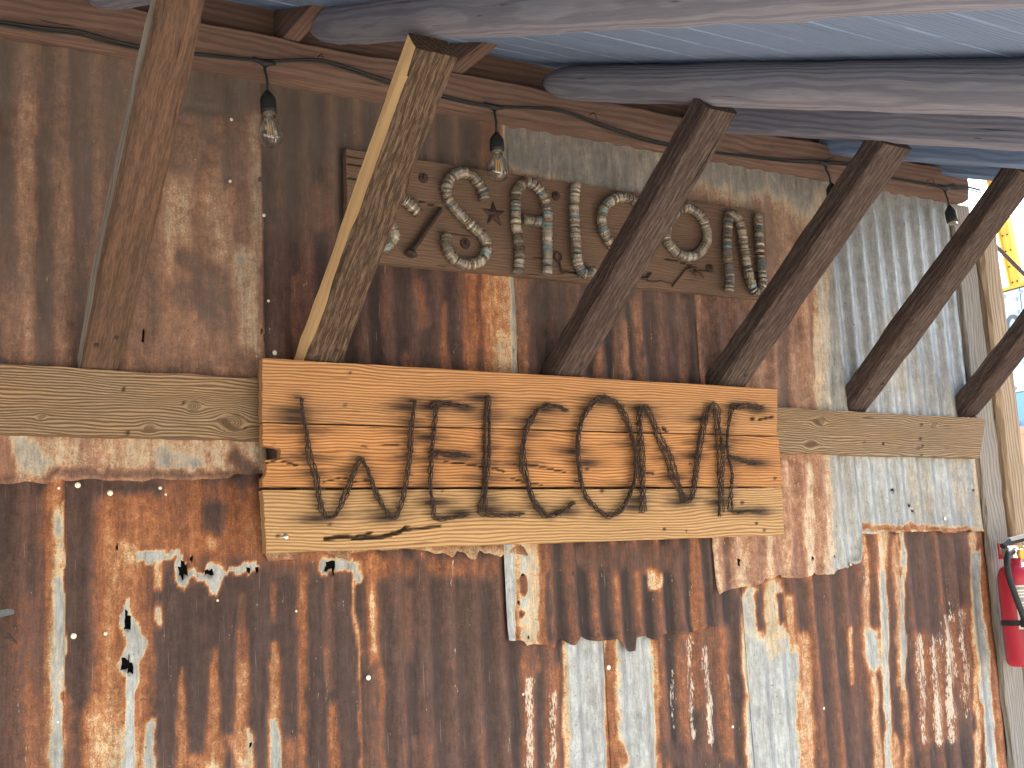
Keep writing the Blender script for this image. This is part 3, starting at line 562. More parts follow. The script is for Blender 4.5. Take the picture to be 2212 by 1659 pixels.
for i, (_0, _1, _2, _3, mt, h, lab) in enumerate(BR):
    xl0, xr0, xl1, xr1 = [PB(*q) for q in BE[i]]
    Ls = .845
    q0 = np.array([(xl0 + xr0) / 2, YB, ZB]) - dB * .03 + nB * h / 2; q1 = np.array([(xl1 + xr1) / 2, YB, ZB]) + dB * Ls + nB * h / 2
    if i == 0: q1 = q1 + dB * .12
    wd = (xr0 - xl0 + xr1 - xl1) / 2
    sel = None
    if i in (0, 1):
        sel = lambda f, V: (len(f) == 4 and (np.cross(np.array(V[f[1]]) - V[f[0]], np.array(V[f[3]]) - V[f[0]]) / (np.linalg.norm(np.cross(np.array(V[f[1]]) - V[f[0]], np.array(V[f[3]]) - V[f[0]])) + 1e-12))[0].__abs__() > .9 and np.array(V[f[0]])[0] < np.mean([v[0] for v in V]))
    bo = add_bar('roof_brace', q0, q1, rect(wd, h, c=.06 if i == 1 else .12), mt, 40 + i, n=60, jit=.0036 if i != 1 else .0045, side=(XA, nB), taper=([0, .3, .55, 1], [1, 1.13, 1.12, 1]) if i == 0 else None,
                 mat2=(M_pine if i == 1 else M_greywood) if i < 2 else None, mat2_sel=sel, label=lab, cat='brace', group='diagonal timber braces under the porch roof')

    for a in (.25, .72):
        q = q0 + dB * (.10 + .05 * a) - nB * (h / 2 + .0005) + XA * wd * (a - .5); V, F = lathe([(.004, .0022), (.0055, 0)], 8)
        mk('nail_head', np.array([q + XA * x - nB * z + dB * y for x, y, z in V]) - np.array(bo.location), F, M_iron, bo)

# rafters: slope out and down
RK = .40; dR = np.array([0, -1, -RK]); dR /= np.linalg.norm(dR); nR = np.array([0, -RK, 1.]); nR /= np.linalg.norm(nR)
def raf_bottom(y): return 1.0 + RK * (.7 + y)
for i, (x, kind, r, lab) in enumerate([(.545, 'log', .050, 'leftmost round log rafter above the first brace'), (1.045, 'log', .058, 'large wavy grained log rafter resting on the pale sided brace'),
                                  (1.705, 'log', .047, 'log rafter above the brace that crosses the saloon sign'), (2.235, 'sq', .05, 'squared rafter above the brace right of the saloon sign'),
                                  (2.735, 'sq', .045, 'squared rafter second from the right end of the roof'), (3.235, 'sq', .045, 'last squared rafter at the right end of the roof'), (0.02, 'log', .05, 'log rafter at the far left of the porch roof')]):
    y0 = -.02
    c0 = np.array([x, y0, raf_bottom(y0)]) + nR * (r + (.022 if i == 1 else 0.)); c1 = c0 + dR * 2.4
    if kind == 'log':
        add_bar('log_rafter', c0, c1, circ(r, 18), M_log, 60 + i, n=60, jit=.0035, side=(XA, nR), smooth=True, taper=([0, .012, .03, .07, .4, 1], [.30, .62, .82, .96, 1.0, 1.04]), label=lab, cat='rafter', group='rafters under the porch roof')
    else:
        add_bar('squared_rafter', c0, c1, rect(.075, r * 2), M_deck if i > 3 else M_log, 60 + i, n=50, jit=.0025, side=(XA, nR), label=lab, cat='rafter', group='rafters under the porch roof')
# short level joist ends on the header
for i, (x, lab) in enumerate([(.475, 'short level joist end above the leftmost brace'), (.985, 'short level joist end left of the large log rafter'), (1.42, 'short level joist end right of the pale sided brace')]):
    add_bar('joist', (x, .01, 1.332), (x, -.33, 1.332), rect(.042, .1), M_header, 80 + i, n=14, jit=.001, side=(XA, ZA), label=lab, cat='joist', group='joist ends on the header beam')
# roof deck of boards running along the wall
deck = thing('roof_deck', 'porch roof deck of boards tinted blue for glare, laid across the rafters', 'roof', loc=(1.5, -.9, 1.1))
yy = .12; i = 0
while yy > -2.3:
    wdt = .135 + .02 * math.sin(i * 2.3)
    yc = yy - wdt / 2; c = np.array([-4.5, yc, raf_bottom(yc) + .113])  # boards extended unseen to the left to cut light from that side
    x1 = 3.62 + .03 * math.sin(i * 4.1) if yc < -.05 else 3.50
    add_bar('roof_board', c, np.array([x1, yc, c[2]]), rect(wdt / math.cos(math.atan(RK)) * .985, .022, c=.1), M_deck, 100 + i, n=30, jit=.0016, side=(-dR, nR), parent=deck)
    yy -= wdt + .006; i += 1
# roof covering sheet on top of the boards
V = []; F = []
xs_ = np.arange(-4.5, 3.66, PITCH / 6)
for yv in (.16, -2.36):
    for x in xs_: V.append((x - 1.5, yv + .9, raf_bottom(yv) + .142 + .014 * prof(x) - 1.1))
n_ = len(xs_); F = [(k, k + 1, n_ + k + 1, n_ + k) for k in range(n_ - 1)]
mk('roof_sheet', V, F, M_rust, deck, {'wear_shade': [.8] * len(V), 'flake': [0] * len(V), 'grime': [0] * len(V)}, True)

# ------------------------------------------------------------ boards (front face grids with grain fields)
def board(name, TL, TR, BR_, BL, th, mat, parent, seed, du=.006, dv=.005, knots=(), stain=None, cracks=(), leftfn=None, rightfn=None, jit=.0015, goff=None, tagk=None, botfn=None, topfn=None):
    TL, TR, BR_, BL = map(lambda a: np.array(a, float), (TL, TR, BR_, BL))
    L = np.linalg.norm(TR - TL); H = np.linalg.norm(TL - BL)
    nu = max(2, int(L / du)); nv_ = max(2, int(H / dv))
    u = np.linspace(0, 1, nu + 1); v = np.linspace(0, 1, nv_ + 1)
    U, W = np.meshgrid(u, v)
    if leftfn is not None: l = leftfn(W) ; U2 = U + (l / L) * (1 - U) ** 6
    else: U2 = U
    if rightfn is not None: U2 = U2 - (rightfn(W) / L) * U ** 6
    tb = jit * 2 * fbm(U2 * L * 12, U2 * 0 + seed, seed, 3); bb = jit * 2 * fbm(U2 * L * 12, U2 * 0 + seed + 5, seed + 1, 3)
    if botfn is not None: bb = bb + botfn(U2 * L)
    W2 = W + (tb / H) * W ** 3 + (bb / H) * (1 - W) ** 3
    P = (BL + (BR_ - BL) * U2[..., None]) * (1 - W2[..., None]) + (TL + (TR - TL) * U2[..., None]) * W2[..., None]
    X = U2 * L; Zv = W2 * H
    # grain field bent round the knots
    gv = Zv.copy(); kn = np.zeros_like(Zv)
    for (kx, kz, a) in knots:
        dx = (X - kx) / 1.5; dzz = Zv - kz; r2 = dx * dx + dzz * dzz + 1e-7
        gv = gv - dzz * np.minimum(1, (a * 1.3) ** 2 / r2) * np.exp(-r2 / (a * a * 18)) * .93
        kn = np.maximum(kn, np.clip(1.1 - np.sqrt(r2) / a, 0, 1))
    st = stain(P) if stain else np.zeros_like(kn)
    dep = np.zeros_like(kn); DX, DY = proj(P)
    for pts, wd, dp in cracks:
        for (xa, ya), (xb, yb) in zip(pts, pts[1:]):
            ex, ey = xb - xa, yb - ya; t = np.clip(((DX - xa) * ex + (DY - ya) * ey) / (ex * ex + ey * ey), 0, 1)
            d = np.hypot(DX - xa - t * ex, DY - ya - t * ey); m = 1 - sstep(wd * .5, wd, d)
            dep = np.maximum(dep, m * dp); st = np.maximum(st, m * .95)
    nrm = np.cross(TR - TL, BL - TL); nrm /= np.linalg.norm(nrm)   # towards +y or -y
    if nrm[1] < 0: nrm = -nrm
    P = P + nrm * (dep + .0006 * fbm(X * 50, Zv * 160, seed, 2))[..., None]
    loc = np.array(parent.location) if parent else BL
    n0 = (nu + 1) * (nv_ + 1); idx = np.arange(n0).reshape(nv_ + 1, nu + 1)
    F = np.stack([idx[:-1, :-1], idx[:-1, 1:], idx[1:, 1:], idx[1:, :-1]], -1).reshape(-1, 4).tolist()
    V = list(P.reshape(-1, 3)); G = list(np.stack([X + (goff or seed) * .71, gv + (goff or seed) * .173, X * 0], -1).reshape(-1, 3))
    S = list(st.ravel()); Kn = list(kn.ravel())
    ring = list(idx[0, :]) + list(idx[1:, -1]) + list(idx[-1, -2::-1]) + list(idx[-2:0:-1, 0])
    b0 = len(V)
    # side walls use their own vertices so grain and normals stay crisp
    for lay in (0, 1):
        for r_ in ring:
            V.append(V[r_] + nrm * th * lay); g0 = G[r_]; G.append((g0[0] + th * lay * .3, g0[1] + th * lay, th * lay)); S.append(S[r_] * .5); Kn.append(0)
    m = len(ring)
    for k in range(m):
        k2 = (k + 1) % m; F.append((b0 + k2, b0 + k, b0 + m + k, b0 + m + k2))
    F.append(tuple(b0 + m + k for k in range(m))[::-1])
    o = mk(name, np.array(V) - loc, F, mat, parent, {'g': np.array(G), 'stain': S, 'knot': Kn}, False)
    if not parent: o.location = loc
    return o

# ledger board
yl = -.05
LT0, LB0 = PY(-250, 773, yl), PY(-250, 929, yl); LT1, LB1 = PY(2129, 905, yl), PY(2116, 989, yl)
Llen = LT1[0] - LT0[0]
def kpos(X, Y, a): p = PY(X, Y, yl); t = (p[0] - LT0[0]) / Llen; zb = LB0[2] + (LB1[2] - LB0[2]) * t; return (p[0] - LT0[0], p[2] - zb, a)
dots = [(267, 824, 4), (275, 910, 4.5), (355, 846, 4), (484, 937, 3), (403, 970, 2), (1990, 1013, 2)]
lz = lambda X, Y: (X * .3166 + 0, Y * .3166 + 708)          # survey zoom of the left part
ldots = [(300, 840, 6), (310, 935, 6), (398, 872, 4), (524, 925, 4), (480, 960, 2.5), (2015, 965, 3), (1918, 955, 4), (1937, 976, 4), (1928, 998, 3), (2158, 978, 3), (2158, 998, 4), (2163, 1025, 3), (2166, 1039, 3)]
ldots = [(267, 841, 5.5), (275, 935, 6), (397, 871, 4), (528, 925, 4), (1990, 917, 4), (1908, 958, 4), (2028, 928, 0.1), (1988, 948, 4), (1992, 963, 4), (1867, 956, 3), (1990, 984, 3)]
def led_stain(P):
    DX, DY = proj(P); s = np.zeros(DX.shape)
    for a, b_, r in ldots: s = np.maximum(s, 1 - sstep(.5, 1.1, np.hypot(DX - a, DY - b_) / r))
    return s
led = board('ledger_board', LT0, LT1, LB1, LB0, .036, M_ledger, None, 5, knots=[kpos(423, 877, .010), kpos(326, 925, .008), kpos(507, 912, .017), kpos(90, 900, .005), kpos(1775, 905, .014), kpos(1768, 958, .014), kpos(2022, 912, .009), kpos(2000, 965, .007)], stain=led_stain, jit=.003)
tag(led, 'long weathered tan ledger board running across the wall behind the welcome sign', 'board')

# ------------------------------------------------------------ WELCOME sign
ys = -.098
z6 = lambda L: [(a * .2934 + 531, b_ * .2934 + 752) for a, b_ in L]
z7 = lambda L: [(a * .28 + 1106, b_ * .28 + 796) for a, b_ in L]
WEL = {
 'W': [z6([(390, 365), (410, 480), (430, 650), (442, 800), (500, 950), (530, 1100), (545, 1190), (590, 1245), (650, 1210), (720, 1080), (780, 920), (822, 812), (855, 830), (890, 930), (950, 1080), (1010, 1190), (1065, 1250), (1110, 1210), (1150, 1080), (1190, 800), (1205, 600), (1215, 480), (1222, 388)])],
 'E': [z6([(1385, 400), (1375, 560), (1358, 740), (1345, 900), (1340, 1050), (1350, 1170), (1385, 1235), (1500, 1238), (1620, 1215)]), z6([(1375, 440), (1420, 412), (1500, 420), (1640, 435)]), z6([(1365, 800), (1400, 770), (1480, 785), (1610, 800)])],
 'L': [z6([(1775, 355), (1770, 600), (1765, 850), (1745, 1050), (1718, 1180), (1745, 1225), (1850, 1222), (2030, 1215)]), z6([(1790, 360), (1785, 700), (1770, 1000), (1780, 1190)])],
 'C': [z7([(400, 322), (330, 300), (250, 285), (190, 320), (130, 400), (90, 480), (65, 600), (65, 740), (90, 860), (130, 980), (190, 1080), (250, 1135), (320, 1125), (400, 1085), (460, 1035)])],
 'O': [z7([(690, 232), (600, 260), (530, 360), (490, 500), (485, 650), (500, 800), (520, 930), (570, 1020), (640, 1100), (730, 1140), (820, 1100), (880, 1000), (920, 870), (935, 720), (910, 560), (880, 430), (830, 310), (760, 250), (690, 232)])],
 'M': [z7([(1000, 1110), (990, 900), (985, 650), (975, 450), (982, 312), (1030, 335), (1090, 430), (1130, 540), (1190, 680), (1240, 820), (1290, 950), (1330, 1028), (1380, 990), (1395, 860), (1420, 700), (1450, 520), (1490, 370), (1522, 285), (1558, 330), (1580, 480), (1595, 650), (1600, 850), (1600, 1000), (1605, 1130)])],
 'E2': [z7([(1750, 290), (1700, 300), (1680, 420), (1655, 560), (1680, 680), (1697, 800), (1692, 950), (1682, 1085), (1740, 1100), (1800, 1103), (1910, 1100)]), z7([(1700, 305), (1760, 285), (1920, 310)]), z7([(1685, 680), (1780, 710), (1870, 735)])],
}
allpts = []
for k_, st_ in WEL.items():
    for pl in st_:
        q = resample([PY(a, b_, ys) for a, b_ in pl], .012); allpts.append(q)
allpts = np.vstack(allpts)
_rs = np.random.RandomState(4); burn = allpts[_rs.choice(len(allpts), 60, replace=False)]
ends = [PY(a, b_, ys) for a, b_ in [(640, 888), (640, 905), (880, 880), (1010, 882), (1000, 985), (1000, 1108), (945, 1085), (1040, 860), (1180, 885), (1225, 1105), (1240, 975), (1305, 868), (1375, 1080), (1270, 1000), (1385, 882), (1515, 905), (1500, 985), (1455, 1030), (1370, 1095), (1555, 1085), (1640, 885), (1640, 1000), (1645, 1105), (690, 1120), (835, 1118), (1560, 965), (1475, 1085), (930, 880), (925, 945), (1060, 1100)]]
def soot(P):
    X = P[..., 0]; Z = P[..., 2]; s = np.zeros(X.shape)
    for q in allpts[::2]:
        d = np.hypot((X - q[0]) / .024, (Z - q[2]) / .013); s = np.maximum(s, .55 * np.exp(-d * d))
    for i_, q in enumerate(burn):
        a = .030 + .04 * _w[i_]; d = np.hypot((X - q[0]) / a, (Z - q[2]) / .012); s = np.maximum(s, .75 * np.exp(-d * d))
    for q in ends:
        d = np.hypot((X - q[0] + .006) / .052, (Z - q[2]) / .014); s = np.maximum(s, .95 * np.exp(-d * d))
    return s
_w = _rs.rand(90)
wdots = [(756, 805, 4), (745, 875, 3.5), (600, 1157, 5), (712, 1132, 4), (1541, 869, 4), (1625, 905, 6), (1674, 1033, 3.5), (1435, 927, 5), (1268, 1013, 5), (1300, 1060, 5), (1603, 1086, 5), (1634, 1130, 4), (1435, 1143, 4), (1570, 1145, 0.1), (1651, 1145, 4), (790, 968, 3), (590, 958, 3), (1483, 1147, 3), (1490, 1002, 3), (1382, 1190, .1), (955, 1060, 3)]
def wel_stain(P):
    s = soot(P); DX, DY = proj(P)
    for a, b_, r in wdots: s = np.maximum(s, 1 - sstep(.4, 1.1, np.hypot((DX - a) / 1.3, DY - b_) / max(r, .2)))
    return s
wel = thing('welcome_sign', 'orange plank sign reading WELCOME in rusty barbed wire letters', 'sign', loc=PY(1120, 1180, ys))
P_ = lambda X, Y: PY(X, Y, ys)
def notch(W):   # broken away piece on the left end of the middle plank
    return .040 * (sstep(.40, .47, W) - sstep(.60, .66, W)) * 1. + .008 * sstep(.12, .2, W) * (1 - sstep(.36, .42, W)) + .004 * fbm(W * 14, W * 0, 3, 2)
jl = lambda s_, a=.004: (lambda W: a * (fbm(W * 9, W * 0 + s_, s_, 3) + .2))
CR1 = [([(705, 1163), (745, 1158), (780, 1163), (830, 1158), (865, 1148), (880, 1138)], 5, .012), ([(865, 1146), (905, 1140), (950, 1136)], 3, .006), ([(765, 1160), (800, 1152)], 3.5, .01)]
CR2 = [([(960, 996), (1010, 1002), (1065, 1010), (1090, 1018)], 2.2, .004), ([(1110, 1002), (1160, 1006), (1220, 1019)], 2.2, .004), ([(572, 1000), (600, 992), (640, 1004)], 2.2, .004), ([(700, 1040), (740, 1030), (765, 1040), (800, 1036)], 1.8, .003), ([(1105, 1032), (1130, 1040), (1170, 1047)], 2, .003), ([(1388, 1018), (1412, 1022)], 3, .004), ([(585, 998), (578, 985)], 2, .003), ([(780, 962), (860, 960)], 1.6, .002)]
CR0 = [([(1640, 906), (1670, 900)], 3, .004), ([(1432, 922), (1440, 932)], 3, .005)]
board('plank', P_(566, 774), P_(1680, 841), P_(1679, 941), P_(566, 911), .024, M_signtop, wel, 12, stain=wel_stain, cracks=CR0, leftfn=jl(2), rightfn=jl(3), jit=.0012, du=.005, dv=.004, goff=3)
board('plank', P_(568, 915), P_(1682, 944), P_(1690, 1051), P_(568, 1052), .022, M_signmid, wel, 13, stain=wel_stain, cracks=CR2, leftfn=notch, rightfn=jl(5), jit=.0012, du=.005, dv=.004, goff=8)
board('plank', P_(567, 1059), P_(1690, 1055), P_(1694, 1155), P_(575, 1194), .026, M_signlow, wel, 14, stain=wel_stain, cracks=CR1, leftfn=jl(7), rightfn=jl(8, .006), jit=.0016, du=.005, dv=.004, goff=14)
# back battens
wo = np.array(wel.location)
for xx in (PY(620, 900)[0], PY(1380, 900)[0]):
    V, F = box(xx, xx + .06, ys + .0265, -.052, PY(1000, 1150)[2] - .0, PY(1000, 860)[2]); V = [(a, b_, c) for a, b_, c in V]
    mk('batten', np.array(V) - wo, F, M_saloon, wel, {'g': np.array(V)[:, [2, 0, 1]]})
def helix(path, rad, period, phase):
    P = resample(path, .0045); T = np.gradient(P, axis=0); T /= np.linalg.norm(T, axis=1)[:, None] + 1e-9
    s = np.arange(len(P)) * .0045; a = s / period * 2 * math.pi + phase; nn = np.array([0, -1., 0]); S = np.cross(T, nn)
    return P + rad * (np.cos(a)[:, None] * S + np.sin(a)[:, None] * nn)
rw = np.random.RandomState(9)
for k_, sts in WEL.items():
    parts = []
    for si, pl in enumerate(sts):
        base = np.array([PY(a, b_, ys - .007) for a, b_ in pl])
        npass = 3 if len(sts) == 1 or si else 2
        for ps in range(2 if k_ in 'WL' else npass):
            off = np.array([(ps - (npass - 1) / 2) * .0065 * rw.choice([-1, 1]) + rw.uniform(-.002, .002), -.003 * ps, rw.uniform(-.004, .004)])
            wob = rw.normal(0, .0030, base.shape); wob[:, 1] = -abs(wob[:, 1])
            pp = base + off + wob
            for ph in (0, math.pi):
                parts.append(tube(helix(pp, .0026, .052, ph + ps * 1.7), .00145, 5))
            rs_ = resample(pp, .055)
            for q in rs_[1:-1]:           # barbs: short wire ends wrapped round the strands
                for _ in range(2):
                    a = rw.uniform(0, 2 * math.pi); dvec = np.array([math.cos(a), -.5, math.sin(a)]); dvec /= np.linalg.norm(dvec); ln = rw.uniform(.005, .010)
                    parts.append(tube([q - dvec * ln * .6, q, q + dvec * ln], [.0006, .0014, .0005], 4))
        # staples
        for q in resample(base, .11): parts.append(tube([q + np.array([-.005, .005, 0]), q + np.array([-.004, -.008, 0]), q + np.array([.004, -.008, 0]), q + np.array([.005, .005, 0])], .0011, 4))
    V, F = join(parts); mk('wire_letter', np.array(V) - wo, F, M_wire, wel, smooth=True)
V, F = lathe([(.0, -.004), (.004, -.003), (.007, 0), (.008, .003)], 12); q = P_(617, 1160)
mk('bolt', [(a + q[0] - wo[0], c_ + q[1] - .002 - wo[1], b_ + q[2] - wo[2]) for a, b_, c_ in V], F, M_chrome, wel)

# ------------------------------------------------------------ SALOON sign
yb = -.036
sal = thing('saloon_sign', 'dark wooden board with SALOON spelled in stacked bottle caps', 'sign', loc=PY(1200, 590, yb))
so_ = np.array(sal.location)
B_ = lambda X, Y: PY(X, Y, yb)
CRS = [([(1430, 556), (1475, 566), (1500, 578)], 2, .004), ([(1500, 580), (1560, 590)], 1.6, .003), ([(750, 352), (785, 358)], 2.2, .004), ([(752, 385), (782, 389)], 2.6, .004), ([(752, 412), (775, 415)], 2, .003), ([(890, 428), (945, 446)], 1.6, .003), ([(1222, 585), (1250, 590)], 2, .003), ([(1010, 357), (1000, 350)], 1.5, .003), ([(1632, 588), (1655, 590)], 2, .003)]
board('sign_board', B_(747, 322), B_(1653, 459), B_(1661, 648), B_(752, 560), .022, M_saloon, sal, 22, cracks=CRS, leftfn=jl(4), rightfn=jl(6), jit=.0018, du=.006, dv=.005)
z3 = lambda L: [(a * .24 + 743, b_ * .24 + 354) for a, b_ in L]
z4 = lambda L: [(a * .208 + 1221, b_ * .208 + 371.6) for a, b_ in L]
SAL = [
 [z3([(330, 330), (430, 270), (520, 310), (600, 370), (672, 440)]), z3([(400, 520), (440, 590), (450, 650), (420, 710), (360, 750), (290, 760)])],
 [z3([(1270, 330), (1250, 240), (1190, 140), (1110, 85), (1030, 85), (960, 130), (925, 200), (930, 290), (980, 380), (1060, 470), (1150, 560), (1230, 630), (1280, 720), (1270, 820), (1200, 890), (1110, 905), (1020, 875), (950, 800), (920, 720), (920, 635)])],
 [z3([(1570, 965), (1580, 800), (1560, 640), (1545, 500), (1545, 350), (1560, 240), (1620, 172), (1690, 175), (1770, 250), (1815, 350), (1830, 500), (1830, 650), (1830, 800), (1830, 985)]), z3([(1612, 500), (1700, 515), (1785, 522)])],
 [z4([(110, 135), (95, 250), (90, 400), (100, 550), (105, 680), (115, 800), (125, 920), (160, 1020), (220, 1060), (295, 1025)])],
 [z4([(700, 280), (620, 262), (540, 268), (460, 310), (400, 380), (382, 460), (380, 540), (410, 640), (460, 730), (560, 790), (680, 770), (770, 690), (820, 580), (815, 450), (770, 340), (715, 290)])],
 [z4([(1275, 370), (1380, 430), (1440, 520), (1470, 620), (1470, 720), (1420, 810), (1340, 870), (1250, 875), (1150, 830), (1080, 750), (1050, 680), (1060, 570), (1110, 470), (1190, 390), (1262, 368)])],
 [z4([(1700, 1235), (1710, 1100), (1690, 950), (1680, 800), (1680, 650), (1690, 520), (1710, 440), (1780, 470), (1820, 560), (1845, 700), (1865, 850), (1890, 1000), (1920, 1120), (1960, 1230), (2020, 1240), (2050, 1150), (2040, 1000), (2020, 850), (2010, 700), (2005, 570), (2000, 450)])],
]
def capmesh():
    V = [(0, 0, .0033)]; n = 20
    for k in range(n):
        a = 2 * math.pi * k / n; V.append((.0128 * math.cos(a), .0128 * math.sin(a), .0028))
    for k in range(n):
        a = 2 * math.pi * k / n; r = .0160 if k % 2 else .0146; V.append((r * math.cos(a), r * math.sin(a), -.0028))
    F = [(0, 1 + k, 1 + (k + 1) % n) for k in range(n)] + [(1 + k, 1 + n + k, 1 + n + (k + 1) % n, 1 + (k + 1) % n) for k in range(n)]
    F.append(tuple(1 + n + k for k in range(n))[::-1])
    me = bpy.data.meshes.new('bottle_cap'); me.from_pydata(V, [], F); me.materials.append(M_caps[0]); return me
CAP = capmesh(); rc = random.Random(3)
for strokes in SAL:
    cores = []; caps = []
    for pl in strokes:
        path = resample([PY(a, b_, yb - .0165) for a, b_ in pl], .0050); cores.append(tube(path[::2] if len(path) > 6 else path, .004, 6))
        T = np.gradient(path, axis=0)
        for p, t in zip(path, T): caps.append((p, t / np.linalg.norm(t)))
    V, F = join(cores); o0 = np.mean([c[0] for c in caps], 0)
    let = mk('cap_letter', np.array(V) - o0, F, M_iron, sal); let.location = o0 - so_
    for p, t in caps:
        if rc.random() < .02: continue
        o = bpy.data.objects.new('bottle_cap', CAP); COL.objects.link(o); o.parent = let
        o.location = p - o0 + np.array([rc.uniform(-.001, .001), rc.uniform(-.001, .0), rc.uniform(-.001, .001)])
        tv = Vector(t) + Vector([rc.uniform(-.13, .13) for _ in range(3)]); 
        if rc.random() < .3: tv = -tv
        o.rotation_mode = 'QUATERNION'; o.rotation_quaternion = tv.to_track_quat('Z', 'Y')
        s = rc.uniform(.84, .95); o.scale = (s, s, rc.uniform(.9, 1.15))
        o.material_slots[0].link = 'OBJECT'; o.material_slots[0].material = rc.choices(M_caps, (5, 1.8, .4, .25, 1.4, 5, 6))[0]
def part(name, V, F, mat=M_iron, smooth=False): return mk(name, np.array(V) - so_, F, mat, sal, smooth=smooth)
def disc(X, Y, r, h=.006):
    p = PY(X, Y, yb - .0005); V, F = lathe([(r * .55, h), (r * .9, h * .8), (r, 0)], 16)
    V2, F2 = lathe([(r * .3, h * 1.9), (r * .36, h * 1.5), (r * .36, h)], 8); V, F = join([(V, F), (V2, F2)])
    part('washer', [(a + p[0], p[1] - c, b_ + p[2]) for a, b_, c in V], F)
for a in ((713, 130, .0125), (1905, 290, .0125), (1090, 718, .014)): X, Y = z3([a[:2]])[0]; disc(X, Y, a[2])
X, Y = z4([(1497, 1000)])[0]; disc(X, Y, .013)
X, Y = z3([(1345, 455)])[0]; p = PY(X, Y, yb); V = [(p[0], p[1] - .012, p[2])]
for k in range(10):
    a = math.pi / 2 + k * math.pi / 5; r = .034 if k % 2 == 0 else .014; V.append((p[0] + r * math.cos(a), p[1] - .003, p[2] + r * math.sin(a)))
for k in range(10): V.append((V[1 + k][0], p[1] + .0005, V[1 + k][2]))
part('iron_star', V, [(0, 1 + k, 1 + (k + 1) % 10) for k in range(10)] + [(1 + k, 11 + k, 11 + (k + 1) % 10, 1 + (k + 1) % 10) for k in range(10)])
sp = [PY(*z3([q])[0], yb - .012) for q in [(885, 395), (870, 405), (740, 590), (610, 775)]]
hd = PY(*z3([(600, 815)])[0], yb - .014); A_ = tube(sp, [.0015, .007, .008, .008], 4)
part('railroad_spike', *join([A_, tube([sp[-1], hd, hd + (hd - sp[-1]) * .35], [.009, .016, .009], 8)]))
kr = np.array([PY(*z3([(1925, 835)])[0], yb - .005) + .0115 * np.array([math.cos(a), 0, math.sin(a)]) for a in np.linspace(0, 2 * math.pi, 18)])
part('iron_key', *join([tube(kr, .0025, 5), tube([PY(*z3([q])[0], yb - .005) for q in [(1935, 880), (1965, 985), (2020, 965)]], .003, 5)]))
I4 = lambda L, r, n=4: tube([PY(*z4([q])[0], yb - .006) for q in L], r, n)
part('iron_bracket', *join([I4([(745, 1095), (800, 1105), (845, 1105)], .005), I4([(845, 1110), (890, 1050)], .004), I4([(845, 1125), (920, 1140), (1000, 1130), (1060, 1150), (1110, 1160)], .002)]))
part('iron_linkage', *join([I4([(1110, 1190), (1130, 1160), (1200, 1075), (1250, 1010), (1340, 985)], .0026), I4([(1290, 1005), (1360, 1085)], .0028), I4([(1345, 985), (1385, 1030), (1440, 1100)], .0028), I4([(1340, 1040), (1390, 1035)], .0018)]))

# ------------------------------------------------------------ light string
yc = -.088
sl_ = thing('string_light', 'black cable light string with four hanging sockets along the header beam', 'light string', loc=PY(1068, 225, yc))
slo = np.array(sl_.location)
cab = [(-200, 18), (0, 47), (96, 60), (168, 67), (230, 84), (307, 101), (432, 117), (538, 128), (590, 131), (686, 129), (745, 144), (835, 173), (960, 208), (1033, 225), (1080, 230), (1209, 238), (1303, 270), (1415, 305), (1550, 330), (1687, 344), (1767, 348), (1847, 356), (1927, 384), (2039, 402), (2088, 404), (2118, 411)]
path = resample([PY(a, b_, yc) for a, b_ in cab], .02)
mk('cable', *[(np.array(v) - slo) if i_ == 0 else v for i_, v in enumerate(tube(path, .0035, 6))], M_black, sl_, smooth=True)
path2 = path + np.array([0, -.001, -.006]) + np.stack([path[:, 0] * 0, path[:, 0] * 0, .003 * np.sin(path[:, 0] * 9)], 1)
mk('cable', *[(np.array(v) - slo) if i_ == 0 else v for i_, v in enumerate(tube(path2, .0025, 5))], M_black, sl_, smooth=True)
